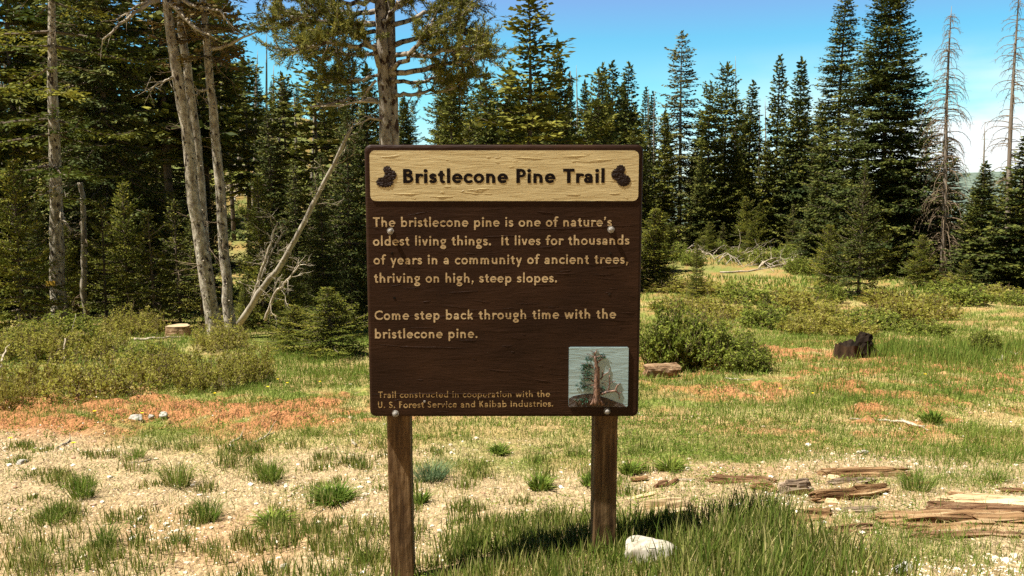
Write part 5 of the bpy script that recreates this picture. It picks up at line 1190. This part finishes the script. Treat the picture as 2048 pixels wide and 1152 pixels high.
# ------------------------------------------------------------------ grass, gravel, forbs
def blades(mb, B, h, w, rg, rnd, lean=.35, curl=.5):
    n = len(B); a = rg.random(n) * 6.283; d = np.stack([np.cos(a), np.sin(a), np.zeros(n)], 1); t = rg.random(n) * 6.283; sd = np.stack([np.cos(t), np.sin(t), np.zeros(n)], 1)
    ln = lean * (.3 + rg.random(n)); h = h[:, None]; w = w[:, None]
    up = np.array([0, 0, 1.0]); m = B + up * h * .55 + d * (ln[:, None] * h * .35); tip = B + up * h * (1 - .25 * ln[:, None]) + d * (ln[:, None] * h * (.35 + curl))
    V = np.stack([B - sd * w / 2, B + sd * w / 2, m + sd * w * .36, m - sd * w * .36, tip], 1).reshape(-1, 3)
    i = np.arange(n)[:, None] * 5; R = np.repeat(rnd, 5)
    s0 = mb.n; mb.add(V, i + np.array([[0, 1, 2, 3]]), R); mb.l.append((i + np.array([[3, 2, 4]])).ravel() + s0); mb.t.append(np.full(n, 3, np.int32))
def onground(x, y): return np.stack([x, y, gz_fine(x, y) - .004], 1)
def scatter(n, seed, y0, y1, power=1.0, umax=1.0):
    rg = np.random.default_rng(seed); a = rg.random(n); e = 1 - power
    y = (y0 ** e + a * (y1 ** e - y0 ** e)) ** (1 / e) if abs(e) > 1e-6 else y0 * (y1 / y0) ** a
    x = (rg.random(n) * 2 - 1) * umax * y; return x, y, rg
def grassy(x, y):
    g = gravel_mask(x, y); r = red_mask(x, y); n = fbm(x * 1.3, y * 1.3, 51, 4) + .04 * sstep(-.3, 1.0, x) * sstep(5, 6.5, y) + .05 * sstep(8, 12, y)
    return np.clip(sstep(.40, .60, n + .06), 0, 1) * (1 - .88 * g) * (1 - .62 * r)
def build_cover():
    # meadow turf: short mixed blades
    x, y, rg = scatter(540000, 1, 2.2, 34, 1.35); p = grassy(x, y) * .9 + .10 * (1 - gravel_mask(x, y)); keep = rg.random(len(x)) < p; x, y = x[keep], y[keep]; n = len(x)
    mb = MB(); sc = np.clip(y / 7, .55, 3.0); blades(mb, onground(x, y), (.030 + .07 * rg.random(n) ** 2) * np.clip(sc, .8, 1.6), .0050 * sc, rg, np.clip(.15 + .55 * fbm(x * .9, y * .9, 61, 3) + .32 * rg.random(n), 0, 1), .6, .4)
    kind(link('meadow_grass', mb.mesh('meadow_grass', M['grass'])), 'stuff')
    # dry straw litter
    x, y, rg = scatter(270000, 2, 2.2, 30, 1.4); g = gravel_mask(x, y); keep = rg.random(len(x)) < (.85 - .52 * g) * (1 - .8 * red_mask(x, y)) * (.35 + .65 * sstep(.35, .6, fbm(x * 1.7 + 9, y * 1.7, 71, 3))); x, y = x[keep], y[keep]; n = len(x); sc = np.clip(y / 7, .55, 3.0)
    mb = MB(); blades(mb, onground(x, y), (.018 + .035 * rg.random(n)) * np.clip(sc, .8, 1.5), .0042 * sc, rg, rg.random(n), 1.7, .9)
    kind(link('dry_grass', mb.mesh('dry_grass', M['straw'])), 'stuff')
    # tall grass: around the posts and across the bottom right, and in the wet meadow at right
    mb = MB(); rg = np.random.default_rng(5); X = []; Y = []; Hh = []
    def patch(px0, px1, py0, py1, n, h, clump=.06):
        q = max(3, n // 26); cx = px0 + (px1 - px0) * rg.random(q); cy = py0 + (py1 - py0) * rg.random(q)
        for a, b in zip(cx, cy):
            g = ground_at(a, b); m = int(14 + 24 * rg.random()); hh = h * (.55 + .6 * rg.random())
            X.append(g[0] + rg.normal(size=m) * clump); Y.append(g[1] + rg.normal(size=m) * clump * .8); Hh.append(hh * (.6 + .5 * rg.random(m)))
    patch(1250, 1380, 1055, 1085, 900, .16, .04); patch(1370, 1560, 1070, 1240, 1700, .17); patch(1240, 1400, 1136, 1260, 900, .10, .05); patch(1225, 1300, 1085, 1130, 350, .12, .04); patch(1345, 1400, 1090, 1140, 400, .14, .04); patch(1080, 1250, 1080, 1260, 1500, .14); patch(900, 1120, 1095, 1260, 1300, .12); patch(1420, 1560, 1040, 1110, 900, .19); patch(1540, 1700, 1100, 1240, 1000, .16)
    patch(820, 960, 1080, 1220, 600, .12, .05); patch(930, 1200, 1045, 1105, 1300, .12, .06); patch(560, 800, 1060, 1240, 1500, .13, .05); patch(200, 560, 1100, 1250, 900, .12, .045); patch(0, 160, 1050, 1240, 700, .13, .05); patch(620, 820, 1040, 1090, 300, .09, .04)
    patch(1720, 1800, 1110, 1220, 260, .12); patch(600, 720, 1040, 1080, 260, .06, .03)
    for _ in range(110): px, py = 1300 * rg.random(), 890 + 230 * rg.random() ** 1.2; patch(px, px + 30, py, py + 8, 26, .05 + .07 * rg.random(), .035)
    x, y = np.concatenate(X), np.concatenate(Y); h = np.concatenate(Hh); n = len(x)
    blades(mb, onground(x, y), h, np.full(n, .0052) * (.7 + .7 * rg.random(n)), rg, np.clip(rg.random(n) * .80 + .2 * fbm(x * 4, y * 4, 99, 2) + .4 * (rg.random(n) > .86), 0, 1), .42, .40)
    kind(link('tall_grass', mb.mesh('tall_grass', M['grass_deep'])), 'stuff')
    mb = MB(); X.clear(); Y.clear(); Hh.clear()
    patch(1740, 2060, 690, 735, 3000, .26, .20); patch(1640, 2040, 735, 800, 1500, .14, .14); patch(1290, 1560, 770, 860, 800, .09, .12); patch(1560, 1760, 800, 850, 500, .12, .1); patch(1860, 2060, 860, 930, 900, .12, .08); patch(560, 735, 700, 760, 700, .16, .15); patch(1680, 1760, 690, 700, 300, .2, .1); patch(640, 735, 625, 650, 500, .2, .3)
    x, y = np.concatenate(X), np.concatenate(Y); h = np.concatenate(Hh); n = len(x)
    blades(mb, onground(x, y), h, .0042 * np.clip(y / 5, .9, 3), rg, np.clip(.1 + .75 * rg.random(n), 0, 1), .45, .3)
    kind(link('lush_grass', mb.mesh('lush_grass', M['grass'])), 'stuff')
    # far ground cover
    x, y, rg = scatter(60000, 7, 30, 110, 1.6); keep = rg.random(len(x)) < sstep(.35, .6, fbm(x * .3, y * .3, 81, 3)); x, y = x[keep], y[keep]; n = len(x); mb = MB()
    blades(mb, np.stack([x, y, gz(x, y)], 1), .12 + .22 * rg.random(n), .02 + .0009 * y, rg, rg.random(n), .6, .4); kind(link('slope_grass', mb.mesh('slope_grass', M['grass'])), 'stuff')
    # low broad-leaved forbs
    x, y, rg = scatter(5200, 8, 2.8, 16, 1.5); keep = rg.random(len(x)) < .25 * (1 - .75 * gravel_mask(x, y)) + .5 * sstep(.55, .68, fbm(x * 1.1 + 33, y * 1.1, 85, 3)); x, y = x[keep], y[keep]; k = 26; c = np.repeat(np.arange(len(x)), k); n = len(c)
    P = onground(x[c] + rg.normal(size=n) * .035, y[c] + rg.normal(size=n) * .035); P[:, 2] += .008 + .03 * rg.random(n); mb = MB(); sc = np.clip(y[c] / 6, .7, 1.8)
    mb.kites(P, norm(rg.normal(size=(n, 3)) * np.array([1, 1, .5]) + np.array([0, 0, .35])), .022 * sc * (.6 + .8 * rg.random(n)), .008 * sc, rg.random(n), .4, rg); kind(link('ground_cover', mb.mesh('ground_cover', M['forb'])), 'stuff')
    # twig and bark litter
    x, y, rg = scatter(5200, 12, 2.3, 12, 1.5); n = len(x); P = onground(x, y) + np.array([0, 0, .006]); a = rg.random(n) * 6.28; D = np.stack([np.cos(a), np.sin(a), .05 * rg.normal(size=n)], 1); sc = np.clip(y / 6, .6, 1.6)
    mb = MB(); mb.kites(P, D, (.02 + .06 * rg.random(n) ** 2) * sc, (.003 + .004 * rg.random(n)) * sc, rg.random(n), .7, rg); kind(link('twig_litter', mb.mesh('twig_litter', M['litter'])), 'stuff')
    # gravel stones
    x, y, rg = scatter(70000, 9, 2.2, 9, 1.7, .8); pat = fbm(x * 2.2, y * 2.2, 44, 3); keep = rg.random(len(x)) < (.10 + .9 * gravel_mask(x, y)) * (.25 + .75 * sstep(.4, .6, pat)) * (1 - .7 * red_mask(x, y)); x, y = x[keep], y[keep]
    q = 1500; gx = []; gy = []                                  # white pebble patch at the bottom right, and one at left
    for (a0, a1, b0, b1, m) in ((1740, 2070, 1112, 1200, 1000), (255, 400, 1035, 1085, 260), (560, 760, 960, 1010, 200), (1500, 1700, 985, 1030, 220)):
        for _ in range(m):
            g = ground_at(a0 + (a1 - a0) * rg.random(), b0 + (b1 - b0) * rg.random()); gx.append(g[0]); gy.append(g[1])
    m0 = len(x); x = np.concatenate([x, gx]); y = np.concatenate([y, gy]); n = len(x)
    r = .0022 + .0042 * rg.random(n) ** 2.5 + .009 * (rg.random(n) > .985); r[m0:] *= 1.25; rn = np.clip(rg.random(n), 0, 1); rn[m0:] = .65 + .35 * rg.random(n - m0); r *= np.clip(y / 4, .9, 1.5)
    ico = np.array([(0, 0, 1), (.9, 0, .4), (.28, .85, .4), (-.72, .53, .4), (-.72, -.53, .4), (.28, -.85, .4), (.72, .53, -.4), (-.28, .85, -.4), (-.9, 0, -.4), (-.28, -.85, -.4), (.72, -.53, -.4), (0, 0, -1)])
    fi = np.array([(0, 1, 2), (0, 2, 3), (0, 3, 4), (0, 4, 5), (0, 5, 1), (1, 6, 2), (2, 7, 3), (3, 8, 4), (4, 9, 5), (5, 10, 1), (6, 7, 2), (7, 8, 3), (8, 9, 4), (9, 10, 5), (10, 6, 1)])
    V = ico[None] * r[:, None, None] * (1 + .5 * (rg.random((n, 12, 3)) - .5)) * np.array([1.25, 1.0, .75]) ; an = rg.random(n) * 6.28; ca, sa = np.cos(an)[:, None], np.sin(an)[:, None]
    Vx = V[:, :, 0] * ca - V[:, :, 1] * sa; Vy = V[:, :, 0] * sa + V[:, :, 1] * ca; P = onground(x, y)
    V = np.stack([Vx + P[:, None, 0], Vy + P[:, None, 1], V[:, :, 2] + P[:, None, 2] + r[:, None] * .45], -1).reshape(-1, 3); F = (fi[None] + (np.arange(n) * 12)[:, None, None]).reshape(-1, 3)
    mb = MB(); mb.add(V, F, np.repeat(rn, 12)); kind(link('gravel', mb.mesh('gravel', M['stones'])), 'stuff')
build_cover()

def clump(px, py, wpx, hpx, n, label, mat='grass', seed=0, lean=.55, broad=False):
    rg = np.random.default_rng(seed + 500); g = ground_at(px, py); s = px_scale(g[1]); R = wpx * s * .62; H = hpx * s * 1.15; n = int(n * 1.5)
    q = np.sqrt(rg.random(n)); a = rg.random(n) * 6.28; d = np.stack([np.cos(a), np.sin(a), 0 * a], 1); B = d * (q * R * .45)[:, None]; B[:, 1] *= .8
    bx = B[:, 0] + g[0]; by = B[:, 1] + g[1]; B[:, 2] = gz_fine(bx, by) - g[2] - .004
    h = H * (1.05 - .35 * q) * (.55 + .5 * rg.random(n)); mb = MB(); w = (.0032 if not broad else .008) * np.clip(g[1] / 4, .9, 2.2)
    out = (d * (q * R * .65)[:, None] + rg.normal(size=(n, 3)) * .02 * np.array([1, 1, 0])) * (1 + lean * .3); up = np.array([0, 0, 1.0]); t = rg.random(n) * 6.28; sd = np.stack([np.cos(t), np.sin(t), 0 * t], 1) * w * .5
    m = B + up * h[:, None] * .55 + out * .35; tip = B + up * h[:, None] * (.95 - .2 * q[:, None]) + out
    V = np.stack([B - sd, B + sd, m + sd * .75, m - sd * .75, tip], 1).reshape(-1, 3); i = np.arange(n)[:, None] * 5; R_ = np.repeat(np.clip(.9 * rg.random(n) + .12 * rg.normal(), 0, 1), 5)
    mb.add(V, i + np.array([[0, 1, 2, 3]]), R_); mb.l.append((i + np.array([[3, 2, 4]])).ravel()); mb.t.append(np.full(n, 3, np.int32))
    o = link('grass_clump', mb.mesh('grass_clump', M[mat]), None, tuple(g)); tag(o, label, 'grass clump')
clump(165, 994, 75, 82, 120, 'tall upright grass clump on the gravel at far left')
clump(100, 1040, 75, 48, 90, 'spreading yellowish clump below the tall one at far left', seed=1)
clump(355, 972, 85, 78, 140, 'feathery green clump in mid gravel left of the sign', seed=2)
clump(415, 1036, 75, 66, 130, 'dense clump leaning left, nearer than the feathery one', seed=3)
clump(540, 960, 80, 62, 130, 'wide clump with a dark base left of the left post', seed=4)
clump(862, 962, 85, 56, 230, 'round blue-green tussock right of the left post', 'grass_blue', 5, .9)
clump(272, 918, 55, 36, 80, 'small green clump above the feathery one at left', seed=6)
clump(210, 1092, 70, 68, 110, 'loose clump near the lower left corner', seed=7)
clump(670, 1002, 105, 46, 150, 'broad-leaved low clump left of the left post', 'forb', 8, .9, True)
clump(545, 1048, 90, 26, 130, 'flat dark green leafy clump below the dense one', 'forb', 9, 1.0, True)
clump(842, 1006, 40, 34, 70, 'small dark leafy tuft under the blue-green tussock', 'forb', 10, .6, True)
clump(1832, 982, 90, 70, 100, 'thin upright grass clump among the rotten logs', seed=11)
clump(1080, 978, 60, 46, 100, 'leafy clump between the posts', 'forb', 12, .8, True)
clump(620, 872, 55, 34, 80, 'bright small clump on the red soil left of the sign', seed=13)
clump(75, 1135, 80, 70, 120, 'dense dark clump in the lower left corner', 'grass_deep', 14)
clump(355, 1085, 60, 45, 70, 'short sparse clump lower left of the dense leaning one', seed=15)
clump(1990, 965, 60, 40, 90, 'small green clump above the pale plank at right', seed=16)
clump(1865, 850, 50, 40, 90, 'rounded leafy plant beside the curved pale stick', 'forb', 17, .8, True)
clump(1180, 972, 50, 30, 80, 'low leafy tuft just left of the right post', 'forb', 18, .8, True)
clump(1260, 948, 60, 36, 100, 'bright leafy tuft just right of the right post', 'forb', 19, .8, True)
clump(1340, 940, 70, 36, 110, 'yellow-green leafy tuft behind the white sliver', 'forb', 20, .8, True)
clump(1000, 905, 55, 26, 90, 'low leafy tuft centred behind the posts', 'forb', 21, .8, True)
rgD = np.random.default_rng(3)
for i, (px, py) in enumerate(((556, 770), (575, 778), (536, 786), (148, 905), (285, 842), (22, 895), (640, 775), (1560, 790), (1850, 760), (430, 800), (190, 838), (1625, 800))):
    g = ground_at(px, py); r = thing('dandelion', 'tiny yellow flower dotting the meadow grass', 'flower', g, 'yellow flowers in the meadow'); mb = MB(); mb.tube([[0, 0, 0], [0, 0, .06]], [.002, .002], 4); link('stem', mb.mesh('stem', M['forb']), r)
    mb = MB(); n = 20; a = np.arange(n) / n * 6.28; mb.kites(np.tile([0, 0, .06], (n, 1)), norm(np.stack([np.cos(a), np.sin(a), .25 + .3 * rgD.random(n)], 1)), .017, .010, rgD.random(n), .9, rgD); link('flower_head', mb.mesh('flower_head', M['petal']), r)
